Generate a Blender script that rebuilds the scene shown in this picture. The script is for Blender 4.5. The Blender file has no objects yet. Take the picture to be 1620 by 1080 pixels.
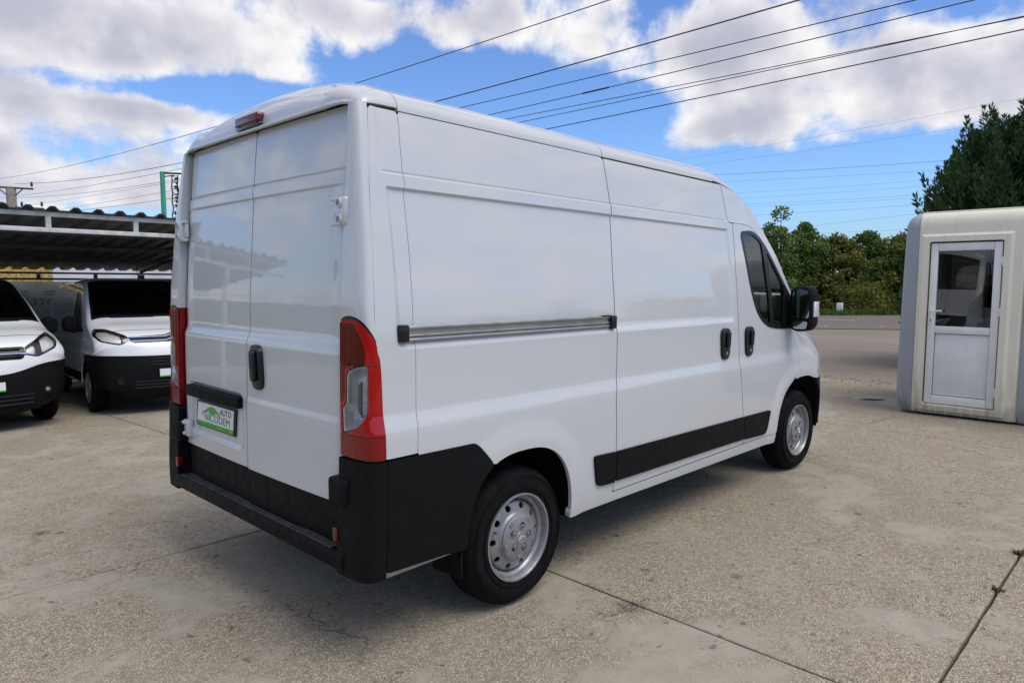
import bpy, bmesh, math, random
import numpy as np
from mathutils import Vector, Matrix

random.seed(7)
rng = np.random.default_rng(11)
scene = bpy.context.scene
COL = scene.collection

# ------------------------------------------------------------------ camera
cam_d = bpy.data.cameras.new('camera')
cam = bpy.data.objects.new('camera', cam_d)
COL.objects.link(cam)
cam_d.sensor_width = 36.0
cam_d.lens = 36.0 * 1096.1 / 1620.0
cam_d.clip_start = 0.05
cam_d.clip_end = 6000
YAW, PITCH, ROLL = math.radians(43.715), math.radians(-4.786), math.radians(0.217)
fw = Vector((math.cos(YAW) * math.cos(PITCH), math.sin(YAW) * math.cos(PITCH), math.sin(PITCH)))
rt = fw.cross(Vector((0, 0, 1))).normalized()
up = rt.cross(fw)
r2 = rt * math.cos(ROLL) + up * math.sin(ROLL)
u2 = up * math.cos(ROLL) - rt * math.sin(ROLL)
M = Matrix((r2, u2, -fw)).transposed().to_4x4()
M.translation = Vector((-1.3865, -3.2319, 1.5619))
cam.matrix_world = M
scene.camera = cam

# ------------------------------------------------------------------ sun, sky, exposure
SUN_AZ, SUN_EL = -80.0, 60.0
sun_d = bpy.data.lights.new('sun', 'SUN')
sun_d.energy = 2.2
sun_d.angle = math.radians(38)
sun_d.color = (1.0, 0.965, 0.91)
sun = bpy.data.objects.new('sun', sun_d)
COL.objects.link(sun)
sdir = Vector((math.cos(math.radians(SUN_AZ)) * math.cos(math.radians(SUN_EL)),
               math.sin(math.radians(SUN_AZ)) * math.cos(math.radians(SUN_EL)), math.sin(math.radians(SUN_EL))))
sun.rotation_euler = (-sdir).to_track_quat('-Z', 'Y').to_euler()

world = bpy.data.worlds.new('World')
scene.world = world
world.use_nodes = True
world.cycles.sampling_method = 'MANUAL'
world.cycles.sample_map_resolution = 512
scene.view_settings.view_transform = 'Standard'
scene.view_settings.look = 'None'
scene.view_settings.exposure = 0.0
scene.view_settings.gamma = 1.0
scene.view_settings.use_curve_mapping = False
scene.cycles.max_bounces = 6
scene.cycles.transparent_max_bounces = 12
scene.cycles.caustics_reflective = False
scene.cycles.caustics_refractive = False
scene.cycles.use_denoising = True


class NT:
    """small helper that wires shader nodes"""
    def __init__(s, tree):
        s.t = tree
        s.n = tree.nodes
        s.l = tree.links

    def put(s, sock, val):
        if val is None:
            return
        if hasattr(val, 'is_output') or isinstance(val, bpy.types.NodeSocket):
            s.l.new(val, sock)
        else:
            try:
                sock.default_value = val
            except TypeError:
                sock.default_value = (val, val, val)
            except ValueError:
                sock.default_value = tuple(val) + (1.0,)

    def math(s, op, a, b=None, c=None, clamp=False):
        n = s.n.new('ShaderNodeMath')
        n.operation = op
        n.use_clamp = clamp
        for i, v in enumerate((a, b, c)):
            s.put(n.inputs[i], v)
        return n.outputs[0]

    def vmath(s, op, a, b=None, out=0):
        n = s.n.new('ShaderNodeVectorMath')
        n.operation = op
        s.put(n.inputs[0], a)
        s.put(n.inputs[1], b)
        return n.outputs[out]

    def noise(s, vec, scale, detail=4, rough=0.55, dim='3D', dist=0.0, col=False, w=None):
        n = s.n.new('ShaderNodeTexNoise')
        n.noise_dimensions = dim
        if vec is not None:
            s.l.new(vec, n.inputs['Vector'])
        n.inputs['Scale'].default_value = scale
        n.inputs['Detail'].default_value = detail
        n.inputs['Roughness'].default_value = rough
        n.inputs['Distortion'].default_value = dist
        if w is not None:
            n.inputs['W'].default_value = w
        return n.outputs['Color' if col else 'Fac']

    def voro(s, vec, scale, feature='F1', out='Distance', rand=1.0):
        n = s.n.new('ShaderNodeTexVoronoi')
        n.feature = feature
        if vec is not None:
            s.l.new(vec, n.inputs['Vector'])
        n.inputs['Scale'].default_value = scale
        n.inputs['Randomness'].default_value = rand
        return n.outputs[out]

    def remap(s, v, a, b, c=0.0, d=1.0, smooth=True):
        n = s.n.new('ShaderNodeMapRange')
        n.interpolation_type = 'SMOOTHSTEP' if smooth else 'LINEAR'
        s.put(n.inputs[0], v)
        for i, k in enumerate((a, b, c, d)):
            n.inputs[i + 1].default_value = k
        return n.outputs[0]

    def mix(s, f, a, b, mode='MIX'):
        n = s.n.new('ShaderNodeMix')
        n.data_type = 'RGBA'
        n.blend_type = mode
        s.put(n.inputs[0], f)
        s.put(n.inputs[6], a)
        s.put(n.inputs[7], b)
        return n.outputs[2]

    def ramp(s, f, stops):
        n = s.n.new('ShaderNodeValToRGB')
        cr = n.color_ramp
        while len(cr.elements) < len(stops):
            cr.elements.new(0.5)
        for e, (p, c) in zip(cr.elements, stops):
            e.position = p
            e.color = (c[0], c[1], c[2], 1.0)
        s.put(n.inputs[0], f)
        return n.outputs[0]


def build_world():
    nt = NT(world.node_tree)
    nt.n.clear()
    out = nt.n.new('ShaderNodeOutputWorld')
    bg = nt.n.new('ShaderNodeBackground')
    nt.l.new(bg.outputs[0], out.inputs[0])
    sky = nt.n.new('ShaderNodeTexSky')
    sky.sky_type = 'NISHITA'
    sky.sun_disc = False
    sky.sun_elevation = math.radians(SUN_EL)
    sky.sun_rotation = math.radians(90 - SUN_AZ)
    sky.altitude = 100
    sky.air_density = 1.0
    sky.dust_density = 0.35
    sky.ozone_density = 2.2
    tc = nt.n.new('ShaderNodeTexCoord')
    d = tc.outputs['Generated']
    d = nt.vmath('NORMALIZE', d)
    sep = nt.n.new('ShaderNodeSeparateXYZ')
    nt.l.new(d, sep.inputs[0])
    az = nt.math('ARCTAN2', sep.outputs[1], sep.outputs[0])
    el = nt.math('ARCSINE', sep.outputs[2])
    # clouds live on a flat layer overhead
    zz = nt.math('ADD', nt.math('MAXIMUM', sep.outputs[2], 0.0), 0.14)
    cmb = nt.n.new('ShaderNodeCombineXYZ')
    nt.put(cmb.inputs[0], nt.math('DIVIDE', sep.outputs[0], zz))
    nt.put(cmb.inputs[1], nt.math('DIVIDE', sep.outputs[1], zz))
    p = cmb.outputs[0]
    big = nt.noise(p, 0.42, 2, 0.5)
    fine = nt.noise(p, 1.15, 9, 0.56, dist=0.25)
    shift = nt.vmath('ADD', p, (0.02, -0.22, 0.0))
    fine2 = nt.noise(shift, 1.15, 6, 0.56, dist=0.25)
    # soft cloud banks by heading and height (degrees): az, el, half-widths, tilt, weight
    banks = CLOUD_BANKS
    tot = None
    for a, e, ra, re, tilt, w in banks:
        a, e, ra, re = map(math.radians, (a, e, ra, re))
        da = nt.math('SUBTRACT', az, a)
        de = nt.math('SUBTRACT', nt.math('SUBTRACT', el, e), nt.math('MULTIPLY', da, tilt))
        q = nt.math('ADD', nt.math('POWER', nt.math('ABSOLUTE', nt.math('DIVIDE', da, ra)), 2.0),
                    nt.math('POWER', nt.math('ABSOLUTE', nt.math('DIVIDE', de, re)), 2.0))
        g = nt.math('MULTIPLY', nt.math('EXPONENT', nt.math('MULTIPLY', q, -1.0)), w)
        tot = g if tot is None else nt.math('ADD', tot, g)
    # small puffs: break-up in direction space so that edges stay crisp near the horizon too
    puff = nt.noise(d, 9.0, 8, 0.57, dist=0.2)
    puff2 = nt.noise(nt.vmath('ADD', d, (-0.012, -0.016, 0.024)), 9.0, 4, 0.50, dist=0.15)
    inview = None
    dens = nt.math('ADD', nt.math('MULTIPLY', nt.math('SUBTRACT', big, 0.5), 0.7),
                   nt.math('MULTIPLY', nt.math('SUBTRACT', fine, 0.5), 1.15))
    dens = nt.math('ADD', dens, nt.math('MULTIPLY', nt.math('SUBTRACT', puff, 0.5), 1.9))
    dens = nt.math('ADD', dens, tot)
    dens = nt.math('ADD', dens, 0.02)
    dens = nt.math('ADD', dens, nt.remap(el, math.radians(23), math.radians(40), 0.0, 0.30))
    alpha = nt.remap(dens, -0.08, 0.32)
    # relief: side of each lump that faces the sun is bright, the rest lavender grey
    rel = nt.math('ADD', nt.math('MULTIPLY', nt.math('SUBTRACT', fine, fine2), 1.2),
                  nt.math('MULTIPLY', nt.math('SUBTRACT', puff, puff2), 1.7))
    lit = nt.math('ADD', nt.math('MULTIPLY', rel, 1.1), nt.math('SUBTRACT', 0.80, nt.math('MULTIPLY', nt.remap(dens, 0.1, 0.75), 0.42)), clamp=True)
    ccol = nt.ramp(lit, [(0.0, (0.45, 0.465, 0.56)), (0.38, (0.56, 0.565, 0.655)), (0.66, (0.74, 0.73, 0.785)), (0.95, (1.0, 0.985, 0.97))])
    elr = nt.ramp(nt.remap(sep.outputs[2], 0.0, 0.5, 0, 1, False), [(0.0, (0.60, 0.70, 0.84)), (0.25, (0.77, 1.0, 1.33)), (0.7, (0.80, 1.0, 1.35))])
    skyc = nt.vmath('MULTIPLY', sky.outputs[0], elr)
    skyc = nt.vmath('MULTIPLY', skyc, (SKY_GAIN, SKY_GAIN, SKY_GAIN))
    col = nt.mix(nt.math('MULTIPLY', alpha, 0.97), skyc, ccol)
    nt.l.new(col, bg.inputs[0])
    bg.inputs[1].default_value = 1.0


SKY_GAIN = 0.135
CLOUD_BANKS = [
    (74, 17.0, 13, 2.6, 0.0, 0.75), (56, 20.0, 7, 1.8, 0.0, 0.55), (79, 11.6, 5, 2.0, 0.0, 0.50), (71, 11.9, 7, 0.8, 0.03, 0.40),
    (46.5, 19.6, 3.5, 1.7, 0.0, 0.45), (74, 6.2, 5, 1.9, 0.0, 0.60), (79, 8.4, 5, 1.2, 0.0, 0.25),
    (16, 15.2, 15, 2.9, 0.03, 0.66), (29, 18.5, 7, 2.8, 0.0, 0.55), (27, 11.9, 4.5, 1.4, -0.12, 0.60), (8, 12.2, 6, 1.4, 0.0, 0.30),
    (66, 13.9, 9, 0.9, -0.05, -0.75), (53, 15.4, 7, 2.4, 0.10, -0.75), (42, 14.4, 7, 2.7, 0.0, -1.15), (36.5, 12.4, 4, 2.2, 0.0, -0.70), (60, 10.2, 9, 1.2, 0.0, -0.35),
    (20, 6.3, 26, 3.4, 0.0, -0.95), (56, 6.5, 9, 2.2, 0.0, -0.5),
]
build_world()


# ------------------------------------------------------------------ object helpers
def tag(o, label=None, cat=None, group=None, kind=None):
    if label:
        o['label'] = label
    if cat:
        o['category'] = cat
    if group:
        o['group'] = group
    if kind:
        o['kind'] = kind
    return o


def thing(name, label, cat, loc=(0, 0, 0), rz=0.0, group=None, kind=None):
    o = bpy.data.objects.new(name, None)
    o.empty_display_size = 0.2
    COL.objects.link(o)
    o.location = loc
    o.rotation_euler = (0, 0, rz)
    return tag(o, label, cat, group, kind)


def group_part(name, parent, loc=(0, 0, 0), rz=0.0):
    o = bpy.data.objects.new(name, None)
    COL.objects.link(o)
    o.parent = parent
    o.location = loc
    o.rotation_euler = (0, 0, rz)
    return o


def obj(name, me, mat, parent=None, loc=None):
    o = bpy.data.objects.new(name, me)
    COL.objects.link(o)
    if parent is not None:
        o.parent = parent
    if loc is not None:
        o.location = loc
    if mat is not None and not me.materials:
        for m in (mat if isinstance(mat, (list, tuple)) else [mat]):
            me.materials.append(m)
    return o


def mesh(name, V, F, smooth=False, normals=None):
    me = bpy.data.meshes.new(name)
    me.from_pydata([tuple(map(float, v)) for v in V], [], [tuple(int(i) for i in f) for f in F])
    me.update()
    if smooth or normals is not None:
        me.polygons.foreach_set('use_smooth', [True] * len(me.polygons))
    if normals is not None:
        me.normals_split_custom_set_from_vertices([tuple(map(float, n)) for n in normals])
    return me


def bm_mesh(name, bm, smooth_angle=None):
    me = bpy.data.meshes.new(name)
    bmesh.ops.recalc_face_normals(bm, faces=bm.faces[:])
    bm.to_mesh(me)
    bm.free()
    if smooth_angle is not None:
        me.polygons.foreach_set('use_smooth', [True] * len(me.polygons))
        me.set_sharp_from_angle(angle=math.radians(smooth_angle))
    return me


def bm_box(bm, c, s, bev=0.0, seg=2, rot=None):
    r = bmesh.ops.create_cube(bm, size=1.0)
    vs = r['verts']
    bmesh.ops.scale(bm, vec=s, verts=vs)
    if bev > 0:
        es = list({e for v in vs for e in v.link_edges})
        rb = bmesh.ops.bevel(bm, geom=es, offset=bev, segments=seg, affect='EDGES', profile=0.5)
        vs = list({v for f in rb['faces'] for v in f.verts} | {v for v in vs if v.is_valid})
    if rot is not None:
        bmesh.ops.rotate(bm, cent=(0, 0, 0), matrix=rot, verts=vs)
    bmesh.ops.translate(bm, vec=c, verts=vs)
    return vs


def box(name, c, s, mat, parent=None, bev=0.0, rot=None, seg=2):
    bm = bmesh.new()
    bm_box(bm, c, s, bev, seg, rot)
    return obj(name, bm_mesh(name, bm, 35 if bev else None), mat, parent)


def bm_tube(bm, pts, r, n=8, caps=True):
    pts = [Vector([float(c) for c in p]) for p in pts]
    rs = [float(q) for q in r] if isinstance(r, (list, tuple)) else [float(r)] * len(pts)
    rings = []
    prev = None
    for i, p in enumerate(pts):
        t = (pts[min(i + 1, len(pts) - 1)] - pts[max(i - 1, 0)]).normalized()
        if prev is None:
            a = t.orthogonal().normalized()
        else:
            a = (prev - t * prev.dot(t)).normalized()
        prev = a
        b = t.cross(a)
        rings.append([bm.verts.new(p + rs[i] * (math.cos(2 * math.pi * k / n) * a + math.sin(2 * math.pi * k / n) * b)) for k in range(n)])
    for i in range(len(rings) - 1):
        for k in range(n):
            bm.faces.new((rings[i][k], rings[i][(k + 1) % n], rings[i + 1][(k + 1) % n], rings[i + 1][k]))
    if caps:
        bm.faces.new(rings[0][::-1])
        bm.faces.new(rings[-1])


def tube(name, pts, r, mat, parent=None, n=8):
    bm = bmesh.new()
    bm_tube(bm, pts, r, n)
    return obj(name, bm_mesh(name, bm, 45), mat, parent)


def lathe_y(name, prof, mat, parent=None, n=48, c=(0, 0, 0), sharp=30):
    """profile of (radius, y) turned about the y axis"""
    V, F = [], []
    m = len(prof)
    for k in range(n):
        a = 2 * math.pi * k / n
        for r, y in prof:
            V.append((c[0] + r * math.cos(a), c[1] + y, c[2] + r * math.sin(a)))
    for k in range(n):
        k2 = (k + 1) % n
        for j in range(m - 1):
            F.append((k * m + j, k * m + j + 1, k2 * m + j + 1, k2 * m + j))
    bm = bmesh.new()
    me = mesh(name, V, F)
    bm.from_mesh(me)
    bpy.data.meshes.remove(me)
    bmesh.ops.remove_doubles(bm, verts=bm.verts[:], dist=1e-5)
    return obj(name, bm_mesh(name, bm, sharp), mat, parent)


def prism(name, poly, axis, a, b, mat, parent=None, bev=0.0, seg=2):
    """2-D polygon extruded along axis ('x': poly is (y,z); 'y': (x,z); 'z': (x,y)) from a to b"""
    def P(q, t):
        return {'x': (t, q[0], q[1]), 'y': (q[0], t, q[1]), 'z': (q[0], q[1], t)}[axis]
    bm = bmesh.new()
    v0 = [bm.verts.new(P(q, a)) for q in poly]
    v1 = [bm.verts.new(P(q, b)) for q in poly]
    f0 = bm.faces.new(v0)
    f1 = bm.faces.new(v1[::-1])
    n = len(poly)
    for i in range(n):
        bm.faces.new((v0[i], v1[i], v1[(i + 1) % n], v0[(i + 1) % n]))
    if bev > 0:
        bmesh.ops.recalc_face_normals(bm, faces=bm.faces[:])
        es = [e for f in (f0, f1) for e in f.edges]
        bmesh.ops.bevel(bm, geom=list(set(es)), offset=bev, segments=seg, affect='EDGES', profile=0.5)
    return obj(name, bm_mesh(name, bm, 35), mat, parent)


def round_poly(pts, r, seg=5):
    out = []
    n = len(pts)
    rr = r if isinstance(r, (list, tuple)) else [r] * n
    for i in range(n):
        p0, p1, p2 = Vector(pts[i - 1]), Vector(pts[i]), Vector(pts[(i + 1) % n])
        a, b = (p0 - p1), (p2 - p1)
        la, lb = a.length, b.length
        if rr[i] <= 0 or la < 1e-6 or lb < 1e-6:
            out.append(tuple(p1))
            continue
        k = min(rr[i], la * 0.48, lb * 0.48)
        q0, q2 = p1 + a / la * k, p1 + b / lb * k
        for j in range(seg + 1):
            t = j / seg
            out.append(tuple((1 - t) ** 2 * q0 + 2 * t * (1 - t) * p1 + t * t * q2))
    return out


def smooth_line(pts, n=8):
    """Catmull-Rom through open points"""
    P = [Vector([float(c) for c in p]) for p in pts]
    out = []
    for i in range(len(P) - 1):
        p0, p1, p2, p3 = P[max(i - 1, 0)], P[i], P[i + 1], P[min(i + 2, len(P) - 1)]
        for j in range(n):
            t = j / n
            out.append(tuple(0.5 * ((2 * p1) + (p2 - p0) * t + (2 * p0 - 5 * p1 + 4 * p2 - p3) * t * t + (3 * p1 - p0 - 3 * p2 + p3) * t ** 3)))
    out.append(tuple(P[-1]))
    return out


def sdf(poly):
    """signed distance to a 2-D polygon, positive inside"""
    A = np.array(poly, float)
    B = np.roll(A, -1, 0)

    def f(x, y):
        x = np.asarray(x, float)
        y = np.asarray(y, float)
        d = np.full(x.shape, 1e9)
        ins = np.zeros(x.shape, bool)
        for (ax, ay), (bx, by) in zip(A, B):
            ex, ey = bx - ax, by - ay
            L = ex * ex + ey * ey
            if L < 1e-14:
                continue
            t = np.clip(((x - ax) * ex + (y - ay) * ey) / L, 0, 1)
            d = np.minimum(d, (x - ax - t * ex) ** 2 + (y - ay - t * ey) ** 2)
            if ay != by:
                c = ((ay > y) != (by > y)) & (x < (bx - ax) * (y - ay) / (by - ay) + ax)
                ins ^= c
        d = np.sqrt(d)
        return np.where(ins, d, -d)
    return f


def lines(a, b, step, marks=(), fine=0.005, width=0.03):
    s = set(np.round(np.linspace(a, b, max(2, int(round((b - a) / step)) + 1)), 5))
    for m in marks:
        for q in np.arange(m - width, m + width + 1e-6, fine):
            if a < q < b:
                s.add(round(float(q), 5))
    v = sorted(s)
    out = [v[0]]
    for q in v[1:]:
        if q - out[-1] > fine * 0.45:
            out.append(q)
    out[-1] = v[-1]
    return np.array(out)


def panel(name, fmap, us, vs, mat, parent, clip=None, out=(0, -1, 0), off=0.0, thick=0.014, gap=0.0, back=False):
    """a sheet cut out of the surface fmap(u, v) where clip(u, v, P) > gap, with its edge folded inward"""
    us = np.sort(np.asarray(us, float))
    vs = np.sort(np.asarray(vs, float))
    U, Vv = np.meshgrid(us, vs, indexing='ij')
    out = np.array(out, float)

    def geo(u, v):
        h = 4e-4
        P = fmap(u, v)
        du = fmap(u + h, v) - fmap(u - h, v)
        dv = fmap(u, v + h) - fmap(u, v - h)
        N = np.cross(du, dv)
        N /= np.maximum(np.linalg.norm(N, axis=-1, keepdims=True), 1e-12)
        return P, N
    P, N = geo(U, Vv)
    sgn = 1.0 if np.nanmean((N * out).sum(-1)) > 0 else -1.0
    n, m = U.shape

    def cf(u, v):
        return clip(u, v, fmap(u, v)) - gap
    ids = np.arange(n * m).reshape(n, m)
    if clip is None:
        Q = np.ones((n, m))
    else:
        Q = cf(U, Vv)
    ins = Q > 0
    VP, VN = [P.reshape(-1, 3)], [N.reshape(-1, 3)]
    nxt = n * m
    hx = -np.ones((n, m), int)
    hy = -np.ones((n, m), int)

    def roots(u0, v0, u1, v1, s0):
        lo, hi = np.zeros_like(u0), np.ones_like(u0)
        for _ in range(9):
            t = 0.5 * (lo + hi)
            q = cf(u0 + (u1 - u0) * t, v0 + (v1 - v0) * t) > 0
            same = q == s0
            lo = np.where(same, t, lo)
            hi = np.where(same, hi, t)
        t = 0.5 * (lo + hi)
        return u0 + (u1 - u0) * t, v0 + (v1 - v0) * t
    if clip is not None:
        i, j = np.nonzero(ins[:-1] != ins[1:])
        if len(i):
            a, b = roots(U[i, j], Vv[i, j], U[i + 1, j], Vv[i + 1, j], ins[i, j])
            p, nn = geo(a, b)
            VP.append(p)
            VN.append(nn)
            hx[i, j] = nxt + np.arange(len(i))
            nxt += len(i)
        i, j = np.nonzero(ins[:, :-1] != ins[:, 1:])
        if len(i):
            a, b = roots(U[i, j], Vv[i, j], U[i, j + 1], Vv[i, j + 1], ins[i, j])
            p, nn = geo(a, b)
            VP.append(p)
            VN.append(nn)
            hy[i, j] = nxt + np.arange(len(i))
            nxt += len(i)
    VP = np.concatenate(VP)
    VN = np.concatenate(VN) * sgn
    F = []
    full = ins[:-1, :-1] & ins[1:, :-1] & ins[1:, 1:] & ins[:-1, 1:]
    i, j = np.nonzero(full)
    if len(i):
        F += np.stack([ids[i, j], ids[i + 1, j], ids[i + 1, j + 1], ids[i, j + 1]], 1).tolist()
    part = (ins[:-1, :-1] | ins[1:, :-1] | ins[1:, 1:] | ins[:-1, 1:]) & ~full
    for i, j in zip(*np.nonzero(part)):
        cs = [(i, j), (i + 1, j), (i + 1, j + 1), (i, j + 1)]
        eg = [hx[i, j], hy[i + 1, j], hx[i, j + 1], hy[i, j]]
        poly = []
        for k in range(4):
            a, b = cs[k], cs[(k + 1) % 4]
            if ins[a]:
                poly.append(ids[a])
            if ins[a] != ins[b]:
                poly.append(eg[k])
        if len(poly) >= 3:
            F.append([int(q) for q in poly])
    used = sorted({q for f in F for q in f})
    re = {q: k for k, q in enumerate(used)}
    V = VP[used] + VN[used] * off
    Nn = VN[used]
    F = [[re[q] for q in f] for f in F]
    if sgn < 0:
        F = [f[::-1] for f in F]
    V, Nl = V.tolist(), Nn.tolist()
    if thick > 0:
        cnt = {}
        for f in F:
            for k in range(len(f)):
                a, b = f[k], f[(k + 1) % len(f)]
                key = (a, b) if a < b else (b, a)
                cnt[key] = None if key in cnt else (a, b)
        dup = {}

        def d2(q):
            if q not in dup:
                dup[q] = len(V)
                V.append(V[q])
                Nl.append((0, 0, 0))
                V.append((np.array(V[q]) - np.array(Nl[q]) * thick).tolist())
                Nl.append((0, 0, 0))
            return dup[q]
        for e in [e for e in cnt.values() if e]:
            a, b = d2(e[0]), d2(e[1])
            F.append([b, a, a + 1, b + 1])
        if back:
            pass
    me = mesh(name, V, F, True, Nl)
    return obj(name, me, mat, parent)


def text(name, s, size, origin, xd, yd, mat, parent, extrude=0.0006, align='CENTER', sx=1.0):
    cu = bpy.data.curves.new(name, 'FONT')
    cu.body = s
    cu.size = size
    cu.extrude = extrude
    cu.align_x = align
    cu.align_y = 'CENTER'
    cu.resolution_u = 3
    tmp = bpy.data.objects.new('tmp', cu)
    COL.objects.link(tmp)
    dg = bpy.context.evaluated_depsgraph_get()
    me = bpy.data.meshes.new_from_object(tmp.evaluated_get(dg))
    bpy.data.objects.remove(tmp)
    xd, yd = Vector(xd), Vector(yd)
    m = Matrix((xd * sx, yd, xd.cross(yd))).transposed().to_4x4()
    m.translation = Vector(origin)
    me.transform(m)
    me.materials.clear()
    return obj(name, me, mat, parent)


# ------------------------------------------------------------------ materials
def base_mat(name):
    m = bpy.data.materials.new(name)
    m.use_nodes = True
    nt = NT(m.node_tree)
    b = nt.n.get('Principled BSDF')
    return m, nt, b


def plain(name, col, rough=0.5, metal=0.0, coat=0.0, spec=None, var=0.0, scale=6.0, bump=0.0, bscale=60.0, coat_rough=0.03):
    m, nt, b = base_mat(name)
    b.inputs['Base Color'].default_value = (*col, 1)
    b.inputs['Roughness'].default_value = rough
    b.inputs['Metallic'].default_value = metal
    b.inputs['Coat Weight'].default_value = coat
    b.inputs['Coat Roughness'].default_value = coat_rough
    if spec is not None:
        b.inputs['Specular IOR Level'].default_value = spec
    tc = nt.n.new('ShaderNodeTexCoord').outputs['Object']
    if var > 0:
        f = nt.noise(tc, scale, 6, 0.6)
        c = nt.mix(nt.remap(f, 0.3, 0.7), tuple(x * (1 - var) for x in col) + (1,), tuple(min(1, x * (1 + var * 0.6)) for x in col) + (1,))
        nt.l.new(c, b.inputs['Base Color'])
        nt.l.new(nt.remap(nt.noise(tc, scale * 2.3, 5, 0.6), 0.3, 0.7, max(0, rough - 0.1), min(1, rough + 0.1)), b.inputs['Roughness'])
    if bump > 0:
        bp = nt.n.new('ShaderNodeBump')
        bp.inputs['Strength'].default_value = bump
        bp.inputs['Distance'].default_value = 0.002
        nt.l.new(nt.noise(tc, bscale, 5, 0.6), bp.inputs['Height'])
        nt.l.new(bp.outputs[0], b.inputs['Normal'])
    return m


def paint(name, col, dirt=0.06):
    m, nt, b = base_mat(name)
    tc = nt.n.new('ShaderNodeTexCoord').outputs['Object']
    f = nt.noise(tc, 2.2, 6, 0.65)
    sp = nt.noise(tc, 34.0, 5, 0.7)
    dust = nt.math('MULTIPLY', nt.remap(f, 0.42, 0.75), nt.remap(sp, 0.35, 0.75))
    c = nt.mix(nt.math('MULTIPLY', dust, dirt), (*col, 1), (0.42, 0.39, 0.34, 1))
    nt.l.new(c, b.inputs['Base Color'])
    b.inputs['Roughness'].default_value = 0.38
    b.inputs['Coat Weight'].default_value = 1.0
    b.inputs['Coat IOR'].default_value = 1.6
    nt.l.new(nt.remap(nt.noise(tc, 5.0, 5, 0.6), 0.3, 0.75, 0.015, 0.06), b.inputs['Coat Roughness'])
    bp = nt.n.new('ShaderNodeBump')          # faint sheet-metal waviness
    bp.inputs['Strength'].default_value = 0.10
    bp.inputs['Distance'].default_value = 0.01
    nt.l.new(nt.noise(tc, 3.2, 2, 0.5), bp.inputs['Height'])
    nt.l.new(bp.outputs[0], b.inputs['Coat Normal'])
    return m


def glass(name, tint, refl=1.0, rough=0.0):
    m = bpy.data.materials.new(name)
    m.use_nodes = True
    nt = NT(m.node_tree)
    nt.n.clear()
    o = nt.n.new('ShaderNodeOutputMaterial')
    tr = nt.n.new('ShaderNodeBsdfTransparent')
    tr.inputs[0].default_value = (*tint, 1)
    gl = nt.n.new('ShaderNodeBsdfGlossy')
    gl.inputs['Roughness'].default_value = rough
    fr = nt.n.new('ShaderNodeFresnel')
    fr.inputs[0].default_value = 1.5
    mx = nt.n.new('ShaderNodeMixShader')
    nt.l.new(nt.math('MULTIPLY', fr.outputs[0], refl, clamp=True), mx.inputs[0])
    nt.l.new(tr.outputs[0], mx.inputs[1])
    nt.l.new(gl.outputs[0], mx.inputs[2])
    nt.l.new(mx.outputs[0], o.inputs[0])
    return m


WHITE = paint('white_paint', (0.57, 0.577, 0.58))
PLASTIC = plain('black_plastic', (0.0055, 0.0055, 0.006), 0.6, spec=0.14, var=0.10, scale=9, bump=0.08, bscale=420)
PLASTIC_S = plain('black_smooth_plastic', (0.008, 0.008, 0.009), 0.28, spec=0.4)
RUBBER = plain('rubber', (0.0075, 0.0075, 0.0075), 0.8, spec=0.14, var=0.45, scale=14, bump=0.3, bscale=160)
DARK = plain('dark_underbody', (0.012, 0.012, 0.012), 0.85, spec=0.2)
SILVER = plain('silver_wheel', (0.33, 0.335, 0.34), 0.42, metal=0.6, coat=0.1, var=0.18, scale=18)
SILVER_CAP = plain('silver_hub', (0.30, 0.305, 0.31), 0.45, metal=0.5, var=0.12, scale=20)
ALU = plain('aluminium', (0.62, 0.61, 0.57), 0.38, metal=0.9, var=0.15, scale=8)
ALU_D = plain('rail_channel', (0.36, 0.35, 0.32), 0.5, metal=0.7, var=0.2, scale=10)
CHROME = plain('chrome', (0.8, 0.8, 0.82), 0.12, metal=1.0)
RED = plain('red_lens', (0.20, 0.002, 0.003), 0.25, coat=0.7, spec=0.2)
RED_B = plain('bright_red_lens', (0.36, 0.003, 0.004), 0.25, coat=0.7, spec=0.2)
RED_D = plain('dark_red_lens', (0.10, 0.002, 0.003), 0.2, coat=0.8, spec=0.2)
LAMP_BLACK = plain('lamp_surround', (0.010, 0.006, 0.006), 0.2, coat=0.6)
GLASS = glass('window_glass', (0.74, 0.85, 0.79), 1.1)
GLASS_D = glass('windscreen_glass', (0.78, 0.85, 0.81), 1.0)
GLASS_C = glass('clear_lens', (0.96, 0.96, 0.96), 1.0)
SEAT = plain('seat_fabric', (0.17, 0.175, 0.18), 0.9, var=0.2, scale=30)
GREYPLASTIC = plain('grey_trim', (0.24, 0.24, 0.24), 0.6)
HEADLINE = plain('head_lining', (0.45, 0.44, 0.42), 0.9)
WHITE_M = plain('white_sign', (0.78, 0.79, 0.78), 0.4)
GREEN_M = plain('sign_green', (0.085, 0.42, 0.05), 0.4)
GREEN_D = plain('sign_dark_green', (0.03, 0.20, 0.03), 0.4)
BLACK_M = plain('sign_black', (0.015, 0.015, 0.015), 0.5)


def lens_reflector():
    m, nt, b = base_mat('lamp_reflector')
    tc = nt.n.new('ShaderNodeTexCoord').outputs['Object']
    v = nt.voro(tc, 46, out='Color')
    c = nt.mix(0.25, (0.92, 0.92, 0.92, 1), v)
    s = nt.n.new('ShaderNodeHueSaturation')
    s.inputs['Saturation'].default_value = 0.0
    nt.l.new(c, s.inputs['Color'])
    nt.l.new(s.outputs[0], b.inputs['Base Color'])
    b.inputs['Metallic'].default_value = 0.35
    b.inputs['Roughness'].default_value = 0.25
    b.inputs['Coat Weight'].default_value = 1.0
    return m


REFLECTOR = lens_reflector()


# ================================================================== SETTING
def zg(y):
    """the yard falls away gently towards the carport"""
    return -0.036 * np.clip(np.asarray(y, float) - 1.2, 0, 15)


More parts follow.
